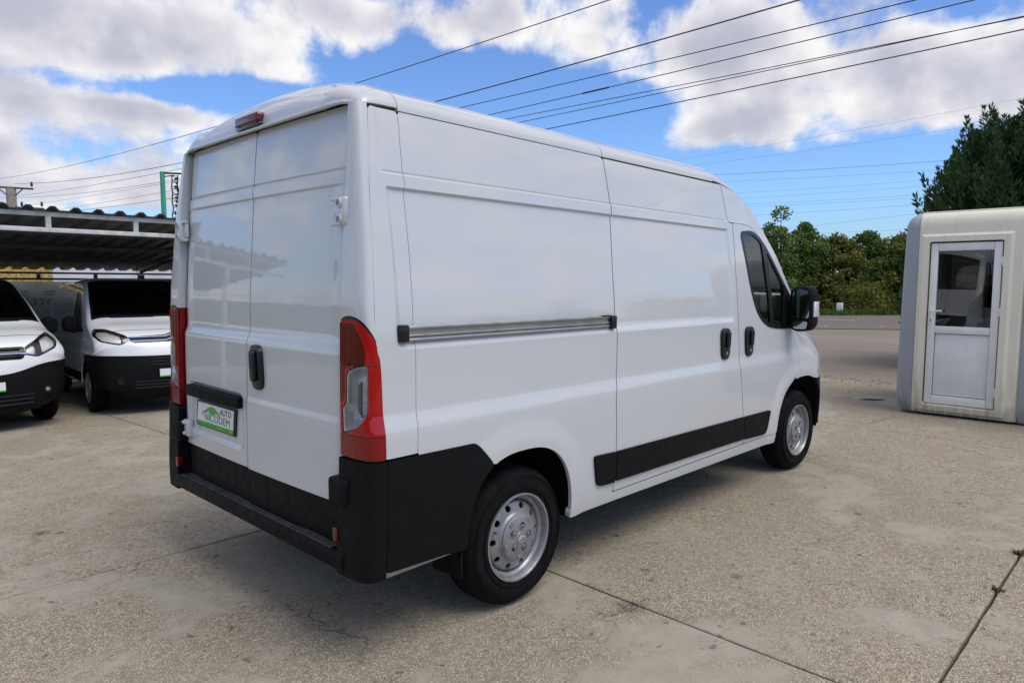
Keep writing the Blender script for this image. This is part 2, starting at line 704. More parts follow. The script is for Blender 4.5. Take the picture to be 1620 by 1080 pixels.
def concrete():
    m, nt, b = base_mat('yard_concrete')
    pos = nt.n.new('ShaderNodeNewGeometry').outputs['Position']
    patch = nt.noise(pos, 0.85, 5, 0.62, dist=0.5)
    patch2 = nt.noise(pos, 2.6, 6, 0.66, dist=0.4)
    mid = nt.noise(pos, 9.0, 6, 0.7)
    fine = nt.noise(pos, 70.0, 4, 0.75)
    worn = nt.remap(nt.math('ADD', patch, nt.math('MULTIPLY', nt.math('SUBTRACT', patch2, 0.5), 0.45)), 0.38, 0.54)   # 1 = worn to the aggregate
    skin = nt.mix(nt.remap(mid, 0.3, 0.72), (0.308, 0.281, 0.227, 1), (0.391, 0.357, 0.290, 1))
    # exposed aggregate: pebbles of several tans and greys
    cell = nt.voro(pos, 78.0, out='Color')
    sc = nt.n.new('ShaderNodeSeparateColor')
    nt.l.new(cell, sc.inputs[0])
    peb = nt.ramp(sc.outputs[0], [(0.0, (0.195, 0.151, 0.107)), (0.25, (0.366, 0.295, 0.206)), (0.55, (0.486, 0.395, 0.278)), (0.8, (0.582, 0.496, 0.372)), (1.0, (0.627, 0.556, 0.444))])
    peb = nt.mix(0.25, peb, nt.mix(nt.remap(mid, 0.25, 0.75), (0.352, 0.287, 0.206, 1), (0.494, 0.409, 0.298, 1)))
    pit = nt.remap(nt.voro(pos, 78.0, 'DISTANCE_TO_EDGE'), 0.0, 0.10)
    peb = nt.mix(nt.math('MULTIPLY', nt.math('SUBTRACT', 1.0, pit), 0.5), peb, (0.195, 0.157, 0.112, 1))
    worn_f = nt.math('MULTIPLY', worn, nt.remap(fine, 0.30, 0.56))
    worn_f = nt.math('ADD', nt.math('MULTIPLY', worn_f, 0.65), nt.math('MULTIPLY', worn, 0.30), clamp=True)
    col = nt.mix(worn_f, skin, peb)
    # large tone drift, stains and dark specks
    tone = nt.noise(pos, 0.33, 4, 0.6)
    col = nt.mix(nt.remap(tone, 0.3, 0.72, 0.0, 0.42), col, (0.299, 0.266, 0.206, 1))
    stain = nt.math('MULTIPLY', nt.remap(nt.noise(pos, 1.7, 7, 0.72, dist=0.8), 0.60, 0.72), 0.42)
    col = nt.mix(stain, col, (0.195, 0.170, 0.132, 1))
    speck = nt.remap(nt.noise(pos, 38.0, 3, 0.6), 0.69, 0.74)
    col = nt.mix(nt.math('MULTIPLY', speck, 0.72), col, (0.104, 0.087, 0.064, 1))
    blot = nt.math('MULTIPLY', nt.remap(nt.noise(pos, 11.0, 3, 0.6), 0.71, 0.76), nt.remap(nt.noise(pos, 140.0, 2, 0.6), 0.42, 0.55))
    col = nt.mix(nt.math('MULTIPLY', blot, 0.75), col, (0.067, 0.061, 0.048, 1))
    # flaked chips with ragged outlines, their small shadows put in as dark colour
    wp = nt.vmath('ADD', pos, nt.vmath('MULTIPLY', nt.noise(pos, 26.0, 4, 0.7, col=True), (0.088, 0.093, 0.000)))
    for vs_, th, rn, am in ((11.0, 0.20, 0.62, 0.66), (4.2, 0.14, 0.82, 0.60), (24.0, 0.26, 0.52, 0.62)):
        vn = nt.n.new('ShaderNodeTexVoronoi')
        nt.l.new(wp, vn.inputs['Vector'])
        vn.inputs['Scale'].default_value = vs_
        sp2 = nt.n.new('ShaderNodeSeparateColor')
        nt.l.new(vn.outputs['Color'], sp2.inputs[0])
        chip = nt.math('MULTIPLY', nt.remap(vn.outputs['Distance'], th * 0.6, th, 1.0, 0.0), nt.math('GREATER_THAN', sp2.outputs[1], rn))
        chip = nt.math('MULTIPLY', chip, nt.remap(sp2.outputs[2], 0.0, 1.0, 0.25, 1.0))
        col = nt.mix(nt.math('MULTIPLY', chip, am), col, (0.098, 0.088, 0.073, 1))
    # a few oil drips
    for ox, oy, orad in ((1.36, -1.40, 0.075), (1.78, -1.22, 0.03), (2.05, -1.62, 0.035), (0.95, -2.05, 0.04), (-0.35, 1.9, 0.06), (3.6, -1.75, 0.03)):
        dv = nt.vmath('LENGTH', nt.vmath('MULTIPLY', nt.vmath('SUBTRACT', pos, (ox, oy, 0.0)), (1.0, 1.0, 0.0)), out=1)
        bl = nt.math('MULTIPLY', nt.remap(dv, orad * 0.4, orad * 1.3, 1.0, 0.0), nt.remap(fine, 0.40, 0.56))
        col = nt.mix(nt.math('MULTIPLY', bl, 0.8), col, (0.046, 0.044, 0.040, 1))
    # hairline cracks
    wv = nt.vmath('ADD', pos, nt.vmath('MULTIPLY', nt.noise(pos, 2.5, 4, 0.6, col=True), (0.523, 0.502, 0.000)))
    crack = nt.remap(nt.voro(wv, 0.42, 'DISTANCE_TO_EDGE'), 0.0, 0.006, 1.0, 0.0)
    crack = nt.math('MULTIPLY', crack, nt.remap(nt.noise(pos, 0.9, 2, 0.5), 0.52, 0.62))
    col = nt.mix(nt.math('MULTIPLY', crack, 0.45), col, (0.119, 0.101, 0.079, 1))
    nt.l.new(col, b.inputs['Base Color'])
    b.inputs['Roughness'].default_value = 0.9
    b.inputs['Specular IOR Level'].default_value = 0.25
    h = nt.math('ADD', nt.math('MULTIPLY', nt.math('MULTIPLY', pit, worn), 0.6), nt.math('MULTIPLY', fine, 0.5))
    h = nt.math('SUBTRACT', h, nt.math('MULTIPLY', worn, 0.8))
    h = nt.math('SUBTRACT', h, nt.math('MULTIPLY', crack, 1.0))
    bp = nt.n.new('ShaderNodeBump')
    bp.inputs['Strength'].default_value = 1.0
    bp.inputs['Distance'].default_value = 0.006
    nt.l.new(h, bp.inputs['Height'])
    nt.l.new(bp.outputs[0], b.inputs['Normal'])
    return m


def asphalt(name, c0, c1, sc=60.0):
    m, nt, b = base_mat(name)
    pos = nt.n.new('ShaderNodeNewGeometry').outputs['Position']
    st = nt.vmath('MULTIPLY', pos, (1.0, 0.22, 1.0))
    n1 = nt.noise(st, 0.55, 6, 0.65, dist=0.3)
    n2 = nt.noise(pos, sc, 3, 0.7)
    col = nt.mix(nt.remap(n1, 0.3, 0.7), (*c0, 1), (*c1, 1))
    col = nt.mix(nt.math('MULTIPLY', nt.remap(n2, 0.35, 0.7), 0.4), col, (c0[0] * 0.55, c0[1] * 0.55, c0[2] * 0.55, 1))
    lighter = nt.remap(nt.noise(st, 1.7, 5, 0.7), 0.60, 0.70)
    col = nt.mix(nt.math('MULTIPLY', lighter, 0.35), col, (c1[0] * 1.35, c1[1] * 1.33, c1[2] * 1.3, 1))
    nt.l.new(col, b.inputs['Base Color'])
    b.inputs['Roughness'].default_value = 0.92
    b.inputs['Specular IOR Level'].default_value = 0.2
    bp = nt.n.new('ShaderNodeBump')
    bp.inputs['Strength'].default_value = 0.5
    bp.inputs['Distance'].default_value = 0.004
    nt.l.new(n2, bp.inputs['Height'])
    nt.l.new(bp.outputs[0], b.inputs['Normal'])
    return m


CONCRETE = concrete()
JOINT = plain('joint_dirt', (0.018, 0.015, 0.012), 1.0, spec=0.1, var=0.4, scale=20)
APRON = asphalt('apron_asphalt', (0.222, 0.186, 0.150), (0.285, 0.242, 0.198))
ROADM = asphalt('road_asphalt', (0.155, 0.130, 0.117), (0.20, 0.170, 0.155))
PAINTW = plain('road_paint', (0.62, 0.62, 0.60), 0.7, var=0.3, scale=5)
GRASSM = plain('verge_grass', (0.075, 0.105, 0.028), 0.95, spec=0.1, var=0.5, scale=1.5)
GROUNDM = plain('earth', (0.10, 0.11, 0.05), 0.95, spec=0.1, var=0.4, scale=0.3)
LITTER = plain('dry_litter', (0.22, 0.17, 0.12), 0.95, spec=0.1, var=0.5, scale=12)


def sheet(name, xs, ys, zf, mat, parent=None, kind=None):
    V, F = [], []
    for x in xs:
        for y in ys:
            V.append((x, y, zf(x, y)))
    m = len(ys)
    for i in range(len(xs) - 1):
        for j in range(m - 1):
            F.append((i * m + j, (i + 1) * m + j, (i + 1) * m + j + 1, i * m + j + 1))
    o = obj(name, mesh(name, V, F), mat, parent)
    if kind:
        o['kind'] = kind
    return o


sheet('ground', [-3000, -60, -20, 10, 60, 3000], [-3000, -60, -20, 1.2, 16.2, 60, 3000], lambda x, y: float(zg(y)) - 0.09, GROUNDM, kind='structure')
yard = thing('concrete_yard', 'worn beige concrete yard of large slabs under the vans', 'yard', kind='structure')
sheet('joint_bed', [-9.3, 10.6], [-13.5, 1.2, 15.0], lambda x, y: float(zg(y)) - 0.04, JOINT, yard)


def slab(x0, x1, y0, y1):
    g = 0.0060
    n = 60
    def edge(a, b, seed):
        r = np.random.default_rng(abs(int(seed * 977)) + 3)
        k = r.normal(0, 1, n + 1)
        k = np.convolve(k, np.ones(3) / 3, 'same') * 0.0028
        k[0] = k[-1] = 0
        return k
    xs = np.linspace(x0 + g, x1 - g, n + 1)
    ys = np.linspace(y0 + g, y1 - g, n + 1)
    ring = []
    e = edge(0, 1, x0 * 3 + y0)
    ring += [(xs[i], ys[0] + abs(e[i])) for i in range(n)]
    e = edge(0, 1, x1 * 5 + y0)
    ring += [(xs[-1] - abs(e[i]), ys[i]) for i in range(n)]
    e = edge(0, 1, x0 * 7 + y1)
    ring += [(xs[n - i], ys[-1] - abs(e[i])) for i in range(n)]
    e = edge(0, 1, x0 * 11 + y1)
    ring += [(xs[0] + abs(e[i]), ys[n - i]) for i in range(n)]
    cx, cy = (x0 + x1) / 2, (y0 + y1) / 2
    V, F = [], []
    N = len(ring)
    for (px, py) in ring:        # top edge, chamfer, bottom
        d = Vector((cx - px, cy - py)).normalized() * 0.006
        V.append((px + d.x, py + d.y, float(zg(py))))
    for (px, py) in ring:
        V.append((px, py, float(zg(py)) - 0.005))
    for (px, py) in ring:
        V.append((px, py, float(zg(py)) - 0.05))
    F.append(list(range(N)))
    for k in range(N):
        k2 = (k + 1) % N
        F.append((k, N + k, N + k2, k2))
        F.append((N + k, 2 * N + k, 2 * N + k2, N + k2))
    me = mesh('slab', V, F)
    o = obj('slab', me, CONCRETE, yard)
    return o


XB = [-9.2, -3.88, 1.42, 6.70, 10.55]
YB = [-13.1, -9.62, -6.13, -2.63, 0.87, 4.37, 7.87, 11.4, 14.9]
for i in range(4):
    for j in range(8):
        if j == 0 and i == 0:
            continue
        slab(XB[i], XB[i + 1], YB[j], YB[j + 1])
yard.rotation_euler = (0, 0, math.radians(-0.6))

sheet('asphalt_apron', np.linspace(10.3, 27.4, 12), np.linspace(-45, 70, 30), lambda x, y: float(zg(y)) - 0.012, APRON, kind='structure')
road = sheet('road', np.linspace(27.3, 44.2, 8), np.linspace(-160, 160, 60), lambda x, y: float(zg(y)) + 0.01, ROADM, kind='structure')
dash_me = None
for k in range(-14, 40):
    y = 6.51 - 2.2 * k + 1.12
    z = float(zg(y)) + 0.0145
    bmv = [(29.35, y - 1.12, z), (29.50, y - 1.12, z), (29.50, y, z), (29.35, y, z)]
    if -24 < y < 40:
        obj('lane_dash', mesh('lane_dash', bmv, [(0, 1, 2, 3)]), PAINTW, road)
for k in range(-3, 6):
    y = 2.0 + 6.5 * k
    z = float(zg(y)) + 0.0145
    obj('lane_dash', mesh('lane_dash', [(36.0, y, z), (36.15, y, z), (36.15, y + 3, z), (36.0, y + 3, z)], [(0, 1, 2, 3)]), PAINTW, road)
verge = sheet('grass_verge', np.linspace(44.1, 62, 12), np.linspace(-160, 160, 80),
              lambda x, y: float(zg(y)) + 0.02 + 0.12 * min(1, (x - 44.1) / 1.5) + 0.03 * math.sin(x * 2.1 + y * 1.3), GRASSM, kind='structure')


def blades(name, n, xr, yr, h, mat, w=0.03, zoff=0.1, seed=1):
    r = np.random.default_rng(seed)
    V, F = [], []
    for k in range(n):
        x, y = r.uniform(*xr), r.uniform(*yr)
        a = r.uniform(0, 6.28)
        hh = h * r.uniform(0.5, 1.3)
        z = float(zg(y)) + zoff
        i = len(V)
        dx, dy = math.cos(a) * w, math.sin(a) * w
        lx, ly = r.normal(0, 0.3 * hh, 2)
        V += [(x - dx, y - dy, z), (x + dx, y + dy, z), (x + lx, y + ly, z + hh)]
        F.append((i, i + 1, i + 2))
    return obj(name, mesh(name, V, F), mat)


gr = blades('roadside_grass', 9000, (44.4, 47.5), (0, 24), 0.32, plain('grass_blade', (0.095, 0.13, 0.035), 0.9, spec=0.1, var=0.4, scale=1.0), 0.035, 0.06, 5)
tag(gr, 'short green grass along the far side of the road', 'grass', kind='stuff')


def bits(name, n, fn, s0, s1, mat, seed):
    """many small broken stones / litter scraps as one mass"""
    r = np.random.default_rng(seed)
    V, F = [], []
    for k in range(n):
        x, y = fn(r)
        s = r.uniform(s0, s1)
        z = float(zg(y))
        a = r.uniform(0, 6.28)
        i = len(V)
        q = [(math.cos(a + t) * s * r.uniform(0.5, 1), math.sin(a + t) * s * r.uniform(0.5, 1)) for t in (0, 1.6, 3.1, 4.7)]
        V += [(x + u, y + v, z - 0.004) for u, v in q] + [(x + u * 0.5, y + v * 0.5, z + s * r.uniform(0.2, 0.5)) for u, v in q]
        F += [(i + 4, i + 5, i + 6, i + 7)] + [(i + t, i + (t + 1) % 4, i + 4 + (t + 1) % 4, i + 4 + t) for t in range(4)]
    return obj(name, mesh(name, V, F), mat)


o = bits('edge_litter', 500, lambda r: (10.62 + r.normal(0, 0.16) + 0.1 * math.sin(r.uniform(0, 6)), r.uniform(-4, 6)), 0.006, 0.03, LITTER, 3)
tag(o, 'brown dirt and grit along the edge of the concrete yard', 'grit', kind='stuff')


# leaf litter and tufts in the joints
def tuft(x, y, h, n, label):
    r = np.random.default_rng(int(x * 100) + 7)
    V, F = [], []
    for k in range(n):
        a = r.uniform(0, 6.28)
        l = h * r.uniform(0.5, 1.2)
        bx, by = r.normal(0, 0.015, 2)
        d = np.array([math.cos(a), math.sin(a)])
        w = np.array([-d[1], d[0]]) * 0.004
        i = len(V)
        tip = d * l * r.uniform(0.6, 1.0)
        V += [(x + bx - w[0], y + by - w[1], -0.004), (x + bx + w[0], y + by + w[1], -0.004),
              (x + bx + tip[0] * 0.6 + w[0], y + by + tip[1] * 0.6 + w[1], l * 0.6), (x + bx + tip[0] * 0.6 - w[0], y + by + tip[1] * 0.6 - w[1], l * 0.6),
              (x + bx + tip[0], y + by + tip[1], l * 0.55)]
        F += [(i, i + 1, i + 2, i + 3), (i + 3, i + 2, i + 4)]
    o = obj('weed_tuft', mesh('weed_tuft', V, F), WEED)
    tag(o, label, 'weed', 'weeds in the slab joints')


WEED = plain('dry_weed', (0.085, 0.085, 0.035), 0.9, var=0.5, scale=40)
tuft(2.83, -2.655, 0.022, 40, 'small dry weed in the slab joint at lower right')
tuft(3.50, -2.66, 0.03, 60, 'larger weed tuft in the slab joint at the right edge')
OIL = plain('oil_stain', (0.05, 0.048, 0.042), 0.8, var=0.5, scale=60)


def scrap(x, y, l, w, rz, name, label, mat):
    pts = [(-l, -w * 0.2), (-l * 0.4, -w), (l * 0.5, -w * 0.7), (l, 0.1 * w), (l * 0.4, w), (-l * 0.5, w * 0.6)]
    c, s = math.cos(rz), math.sin(rz)
    z = float(zg(y))
    V = [(x + a * c - b * s, y + a * s + b * c, z + 0.004 + 0.012 * abs(math.sin(i * 1.7))) for i, (a, b) in enumerate(pts)]
    V += [(v[0], v[1], v[2] + 0.003) for v in V]
    n = len(pts)
    F = [tuple(range(n))[::-1], tuple(range(n, 2 * n))] + [(i, (i + 1) % n, n + (i + 1) % n, n + i) for i in range(n)]
    tag(obj(name, mesh(name, V, F), mat), label, 'leaf')


LEAFD = plain('dead_leaf', (0.075, 0.055, 0.032), 0.8, var=0.4, scale=30)
scrap(8.75, -0.33, 0.17, 0.035, -1.0, 'dead_twig', 'long dark twig lying on the concrete left of the booth', LEAFD)
scrap(0.62, -1.72, 0.035, 0.012, 0.6, 'dry_leaf', 'pale dry leaf scrap on the concrete behind the rear bumper', plain('pale_leaf', (0.4, 0.36, 0.28), 0.8))


# ================================================================== THE WHITE VAN (rear at x = 0, right side at y < 0)
van = thing('panel_van', 'large clean white panel van with black bumper, the big one filling the foreground', 'van')

_z = np.arange(0.2, 2.6, 0.005)
_y = np.interp(_z, [.20, .30, .36, .45, .6, .85, .95, 1.05, 1.12, 1.28, 1.33, 1.5, 1.75, 1.95, 2.0, 2.2, 2.25, 2.3, 2.6],
               [.94, .985, .999, 1.008, 1.014, 1.016, 1.014, 1.008, 1.005, .999, .996, .984, .955, .924, .916, .881, .870, .858, .77])
_k = np.exp(-0.5 * (np.arange(-20, 21) * 0.005 / 0.028) ** 2)
_y = np.convolve(np.pad(_y, 20, 'edge'), _k / _k.sum(), 'valid')
_x = np.interp(_z, [.2, .4, .65, 1.1, 1.5, 1.92, 2.25, 2.4, 2.6], [.16, .16, .16, .162, .168, .197, .228, .25, .28])
_k = np.exp(-0.5 * (np.arange(-30, 31) * 0.005 / 0.05) ** 2)
_x = np.convolve(np.pad(_x, 30, 'edge'), _k / _k.sum(), 'valid')


def sstep(a, b, t):
    t = np.clip((np.asarray(t, float) - a) / (b - a), 0, 1)
    return t * t * (3 - 2 * t)


def superell(cx, cz, a, b, n, z0, k=40):
    pts = []
    for i in range(k + 1):
        t = math.pi * i / k
        c, s = math.cos(t), math.sin(t)
        pts.append((cx + a * math.copysign(abs(c) ** (2 / n), c), cz + b * abs(s) ** (2 / n)))
    return pts + [(cx - a, z0), (cx + a, z0)]


ARCH_R = superell(1.0, .36, .365, .415, 2.6, .1)
ARCH_F = superell(4.40, .36, .475, .445, 2.5, .1)
f_ar, f_af = sdf(ARCH_R), sdf(ARCH_F)
f_rec = sdf(round_poly([(.30, 1.318), (3.21, 1.318), (3.22, 1.942), (.30, 1.942)], .05))


def Yside(x, z):
    x = np.asarray(x, float)
    z = np.asarray(z, float)
    y = np.interp(z, _z, _y)
    # recessed upper panel: crisp upper ledge, soft lower shoulder
    h = sstep(.285, .32, x) * (1 - sstep(3.195, 3.222, x))
    top = 1 - sstep(1.939, 1.949, z)
    bot = sstep(1.292, 1.335, z)
    y = y - .013 * h * top * bot
    # fine step under the roof band
    y = y - .0055 * sstep(2.0035, 2.0095, z) * sstep(.27, .30, x) * (1 - sstep(3.45, 3.55, x))
    y = y - .0045 * np.exp(-((z - 2.0065) / .0035) ** 2) * sstep(.27, .30, x) * (1 - sstep(3.20, 3.21, x))
    # shoulder above the lower body
    y = y + .013 * (1 - sstep(.955, 1.055, z)) * (1 - sstep(4.2, 4.5, x) * .3)
    # flared lips round the arches
    for f in (f_ar, f_af):
        d = -f(x, z)
        y = y + .013 * (1 - sstep(.03, .15, d)) * sstep(.2, .3, z)
    # nose
    y = y - .514 * np.clip(x - 4.64, 0, None) ** 2
    y = y - 1.1 * sstep(4.22, 4.9, x) * np.clip(z - .86, 0, None) ** 2
    return y


def side_map(s):
    def f(x, z):
        x, z = np.broadcast_arrays(np.asarray(x, float), np.asarray(z, float))
        return np.stack([x, s * Yside(x, z), z], -1)
    return f


def XR(z):
    return np.interp(z, _z, _x)


EDGE = [(3.10, 2.267), (3.26, 2.255), (3.445, 2.210), (3.662, 2.088), (3.791, 1.972), (4.002, 1.770), (4.235, 1.49), (4.50, 1.315), (4.80, 1.17), (5.0, 1.02), (5.13, .87), (5.17, .70), (5.18, .5), (5.15, .3)]
CENT = [(3.10, 2.468), (3.30, 2.445), (3.50, 2.385), (3.76, 2.245), (3.89, 2.135), (4.19, 1.85), (4.53, 1.50), (4.82, 1.345), (5.10, 1.215), (5.28, 1.05), (5.37, .87), (5.41, .70), (5.41, .5), (5.38, .3)]
EDGE_S, CENT_S = np.array(smooth_line(EDGE, 6)), np.array(smooth_line(CENT, 6))
SEAM1 = [(.250, 2.267), (.213, 1.925), (.186, 1.43), (.190, 1.30), (.205, 1.22), (.206, .868)]
SEAM2 = [(.401, 2.267), (.389, 2.0), (.387, 1.58), (.376, 1.17), (.363, .868)]
SEAM3 = [(1.819, 2.267), (1.830, 2.012), (1.824, 1.93), (1.800, 1.66), (1.795, 1.383), (1.793, 1.25), (1.776, 1.04), (1.754, .92), (1.762, .70), (1.752, .46), (1.742, .40)]
SEAM4 = [(3.303, 1.998), (3.276, 1.649), (3.276, 1.337), (3.288, 1.066), (3.270, .995), (3.325, .70), (3.365, .405)]
DTOP = smooth_line([(3.303, 1.998), (3.525, 1.994), (3.682, 1.946), (3.811, 1.846), (3.98, 1.680), (4.228, 1.450)], 6)
S3 = smooth_line(SEAM3, 5)
S4 = smooth_line(SEAM4, 5)
P_CORNER = smooth_line(SEAM1, 4) + smooth_line(SEAM2, 4)[::-1]
P_QUARTER = smooth_line(SEAM2, 4) + [(.363, .352), (1.742, .345)] + S3[::-1]
P_BCOVER = round_poly([(.207, .862), (.682, .857), (.712, .838), (.784, .752), (.83, .60), (.83, .386), (.207, .405)], [0, .01, .02, .02, 0, 0, 0])
P_SLIDE = S3 + [(3.365, .401)] + S4[::-1] + [(3.240, 2.003), (3.215, 2.265)]
P_DOOR = S4 + [(3.93, .400), (3.99, .52), (4.10, .74), (4.22, .805), (4.338, .850), (4.330, .993), (4.290, 1.15), (4.262, 1.26), (4.25, 1.40)] + DTOP[::-1]
EU = [tuple(q) for q in EDGE_S if q[0] > 3.22 and q[1] > 1.48]
P_UPPER = [(3.215, 2.2660)] + EU + [(4.262, 1.47), (4.25, 1.40)] + DTOP[::-1] + [(3.240, 2.003)]
EF = [tuple(q) for q in EDGE_S if q[1] < 1.485]
P_FENDER = [(4.262, 1.47)] + EF + [(4.9, .3), (4.22, .805), (4.338, .850), (4.330, .993), (4.290, 1.15), (4.262, 1.26)]
P_FBUMP = [(4.60, .775), (4.80, .755), (5.3, .735), (5.3, .25), (4.60, .25)]
P_BSUB = [(.15, .862), (.682, .857), (.712, .838), (.784, .752), (.83, .60), (.66, .2), (.15, .2)]
P_SILL = [(1.36, .347), (3.96, .322), (3.96, .398), (1.36, .398)]
P_WIN = round_poly([(3.405, 1.935), (3.63, 1.955), (3.795, 1.860), (3.980, 1.672), (4.230, 1.435), (4.238, 1.215), (3.98, 1.222), (3.76, 1.245), (3.60, 1.33), (3.50, 1.50)],
                   [.05, .10, .08, .05, .03, .02, .1, .12, .12, .2])
f_cor, f_qua, f_bco, f_sli, f_doo, f_upp, f_fen, f_fbu, f_sil, f_win, f_bsu = map(sdf, (P_CORNER, P_QUARTER, P_BCOVER, P_SLIDE, P_DOOR, P_UPPER, P_FENDER, P_FBUMP, P_SILL, P_WIN, P_BSUB))
ZM = (1.944, 2.0065, 1.31, 1.0)
G = 0.0034


def build_side(s):
    f = side_map(s)
    near = s < 0
    o = (0, s, 0)
    st = .02 if near else .05
    zs = lines(.31, 2.272, st, ZM, .004 if near else .012, .014)
    def P(name, clip, x0, x1, mat=WHITE, z0=.31, z1=2.272, **kw):
        zz = zs[(zs >= z0 - .02) & (zs <= z1 + .02)]
        return panel(name, f, lines(x0, x1, st, kw.pop('marks', ()), .006 if near else .02, .02), zz, mat, van, clip, o, **kw)
    P('rear_corner_panel', lambda u, v, p: f_cor(u, v), .18, .41, gap=.0013, marks=(.30,))
    P('quarter_panel', lambda u, v, p: np.minimum(np.minimum(f_qua(u, v), -f_ar(u, v)), -f_bsu(u, v)), .35, 1.84, gap=.0013, thick=.02)
    P('bumper_side_cover', lambda u, v, p: np.minimum(f_bco(u, v), -f_ar(u, v) - .004), .2, .85, PLASTIC, .3, .9, gap=.001, off=.007, thick=.03)
    sd = P('sliding_door', lambda u, v, p: f_sli(u, v), 1.73, 3.38, gap=.0062, marks=(3.208,))
    fd = P('front_door', lambda u, v, p: np.minimum(np.minimum(f_doo(u, v), -f_win(u, v)), -f_af(u, v)), 3.2, 4.35, gap=.0022)
    P('cab_roof_side', lambda u, v, p: f_upp(u, v), 3.2, 4.28, gap=G * .5)
    P('front_fender', lambda u, v, p: np.minimum(np.minimum(f_fen(u, v), -f_af(u, v)), -f_fbu(u, v)), 4.2, 5.2, gap=G * .6)
    P('front_bumper_corner', lambda u, v, p: np.minimum(np.minimum(f_fbu(u, v), -f_af(u, v)), EDGE_CLIP(u, v)), 4.6, 5.2, PLASTIC, .28, .8, off=.004, thick=.03)
    P('sill', lambda u, v, p: np.minimum(np.minimum(f_sil(u, v), -f_ar(u, v)), -f_af(u, v)), 1.3, 3.98, z0=.31, z1=.42, off=-.004, thick=.03)
    # black rub strips, one on each panel
    strips = [(round_poly([(1.552, .642), (1.775, .632), (1.775, .458), (1.585, .470)], [.02, 0, 0, .03]), f_qua, 1.5, 1.8, None),
              (round_poly([(1.745, .633), (3.185, .612), (3.187, .448), (1.745, .466)], .004), f_sli, 1.73, 3.2, sd),
              (round_poly([(3.191, .612), (3.4, .610), (3.4, .444), (3.193, .447)], .004), f_sli, 3.17, 3.42, sd),
              (round_poly([(3.3, .611), (3.790, .601), (3.735, .425), (3.3, .444)], [0, .02, .05, 0]), f_doo, 3.28, 3.82, fd)]
    for poly, fp, x0, x1, par in strips:
        fs = sdf(poly)
        panel('rub_strip', f, lines(x0, x1, st), zs[(zs > .38) & (zs < .7)], PLASTIC, par or van,
              (lambda u, v, p, fs=fs, fp=fp: np.minimum(fs(u, v), fp(u, v) - G - .001)), o, off=.013, thick=.015)
    # front door glass, divider, frame and mirror triangle
    big = sdf(round_poly([(3.405, 1.935), (3.63, 1.955), (3.735, 1.905), (3.745, 1.80), (3.81, 1.235), (3.76, 1.245), (3.60, 1.33), (3.50, 1.50)], [.05, .05, .02, .02, .02, .05, .12, .2]))
    qtr = sdf([(3.805, 1.86), (4.05, 1.60), (4.06, 1.225), (3.87, 1.222)])
    xs, zz = lines(3.3, 4.26, .02 if near else .05), zs[(zs > 1.18) & (zs < 1.98)]
    panel('window_frame', f, xs, zz, PLASTIC_S, fd,
          lambda u, v, p: np.minimum(np.minimum(f_win(u, v) + .008, -np.minimum(big(u, v), f_win(u, v) - .022)), -np.minimum(qtr(u, v), f_win(u, v) - .022)), o, off=.003, thick=.02)
    panel('window_glass', f, xs, zz, GLASS, fd, lambda u, v, p: np.minimum(big(u, v), f_win(u, v) - .018), o, off=-.004, thick=0)
    panel('quarter_glass', f, xs, zz, GLASS, fd, lambda u, v, p: np.minimum(qtr(u, v), f_win(u, v) - .018), o, off=-.004, thick=0)
    # handles: oval bezel with a grip bar
    for cx, cz, par, nm in ((3.062, 1.153, sd, 'door_handle'), (3.430, 1.150, fd, 'door_handle')):
        yb = s * float(Yside(cx, cz))
        el = round_poly([(cx - .062, cz + .108), (cx + .066, cz + .108), (cx + .058, cz - .108), (cx - .058, cz - .108)], .055, 8)
        h = prism(nm, el, 'y', yb - s * .012, yb + s * .017, PLASTIC_S, par, .007)
        gp = round_poly([(cx - .012, cz + .085), (cx + .040, cz + .085), (cx + .034, cz - .03), (cx - .012, cz - .03)], .02, 5)
        prism('grip', gp, 'y', yb + s * .016, yb + s * .034, PLASTIC_S, par, .008)
        lathe_y('lock_barrel', [(0, 0.004 * s), (.010, .004 * s), (.012, 0)], GREYPLASTIC, par, 16, (cx + .008, yb + s * .017, cz - .065))
    # sliding-door rail
    yr = float(Yside(1.0, 1.358))
    rail = group_part('door_rail', van)
    def yr_(x):
        return s * float(Yside(max(x, .35), 1.358))
    box('rail_channel', ((.335 + 1.72) / 2, yr_(1) + s * .006, 1.357), (1.72 - .335, .012, .046), ALU_D, rail)
    for zc, w in ((1.383, .012), (1.333, .010), (1.350, .005)):
        box('rail_lip', ((.335 + 1.72) / 2, yr_(1) + s * .011, zc), (1.72 - .335, .026, w), ALU, rail, .003)
    box('rail_end', (.318, yr_(.318) + s * .010, 1.359), (.05, .040, .070), PLASTIC_S, rail, .008)
    box('rail_end', (1.752, yr_(1.7) + s * .010, 1.352), (.052, .040, .072), PLASTIC_S, rail, .006)
    box('rail_roller', (1.69, yr_(1.7) + s * .014, 1.386), (.085, .02, .012), PLASTIC_S, rail, .003)


def EDGE_CLIP(u, v):
    xe = np.interp(v, EDGE_S[::-1, 1], EDGE_S[::-1, 0])
    return xe - u


build_side(-1)
build_side(1)


# ------------------------------------------------ roof
def roof_map(x, v):
    x, v = np.broadcast_arrays(np.asarray(x, float), np.asarray(v, float))
    a = np.clip(np.abs(v), 0, 1)
    ye = Yside(np.clip(x, .40, 3.0), np.full(x.shape, 2.268))
    rise = .198 * np.clip(1 - a ** 2, 0, 1) ** .42
    ribs = .006 * sstep(.5, .7, x) * np.cos(v * 30) * (1 - sstep(.62, .7, a))
    return np.stack([x, v * ye, 2.2705 + rise + ribs], -1)


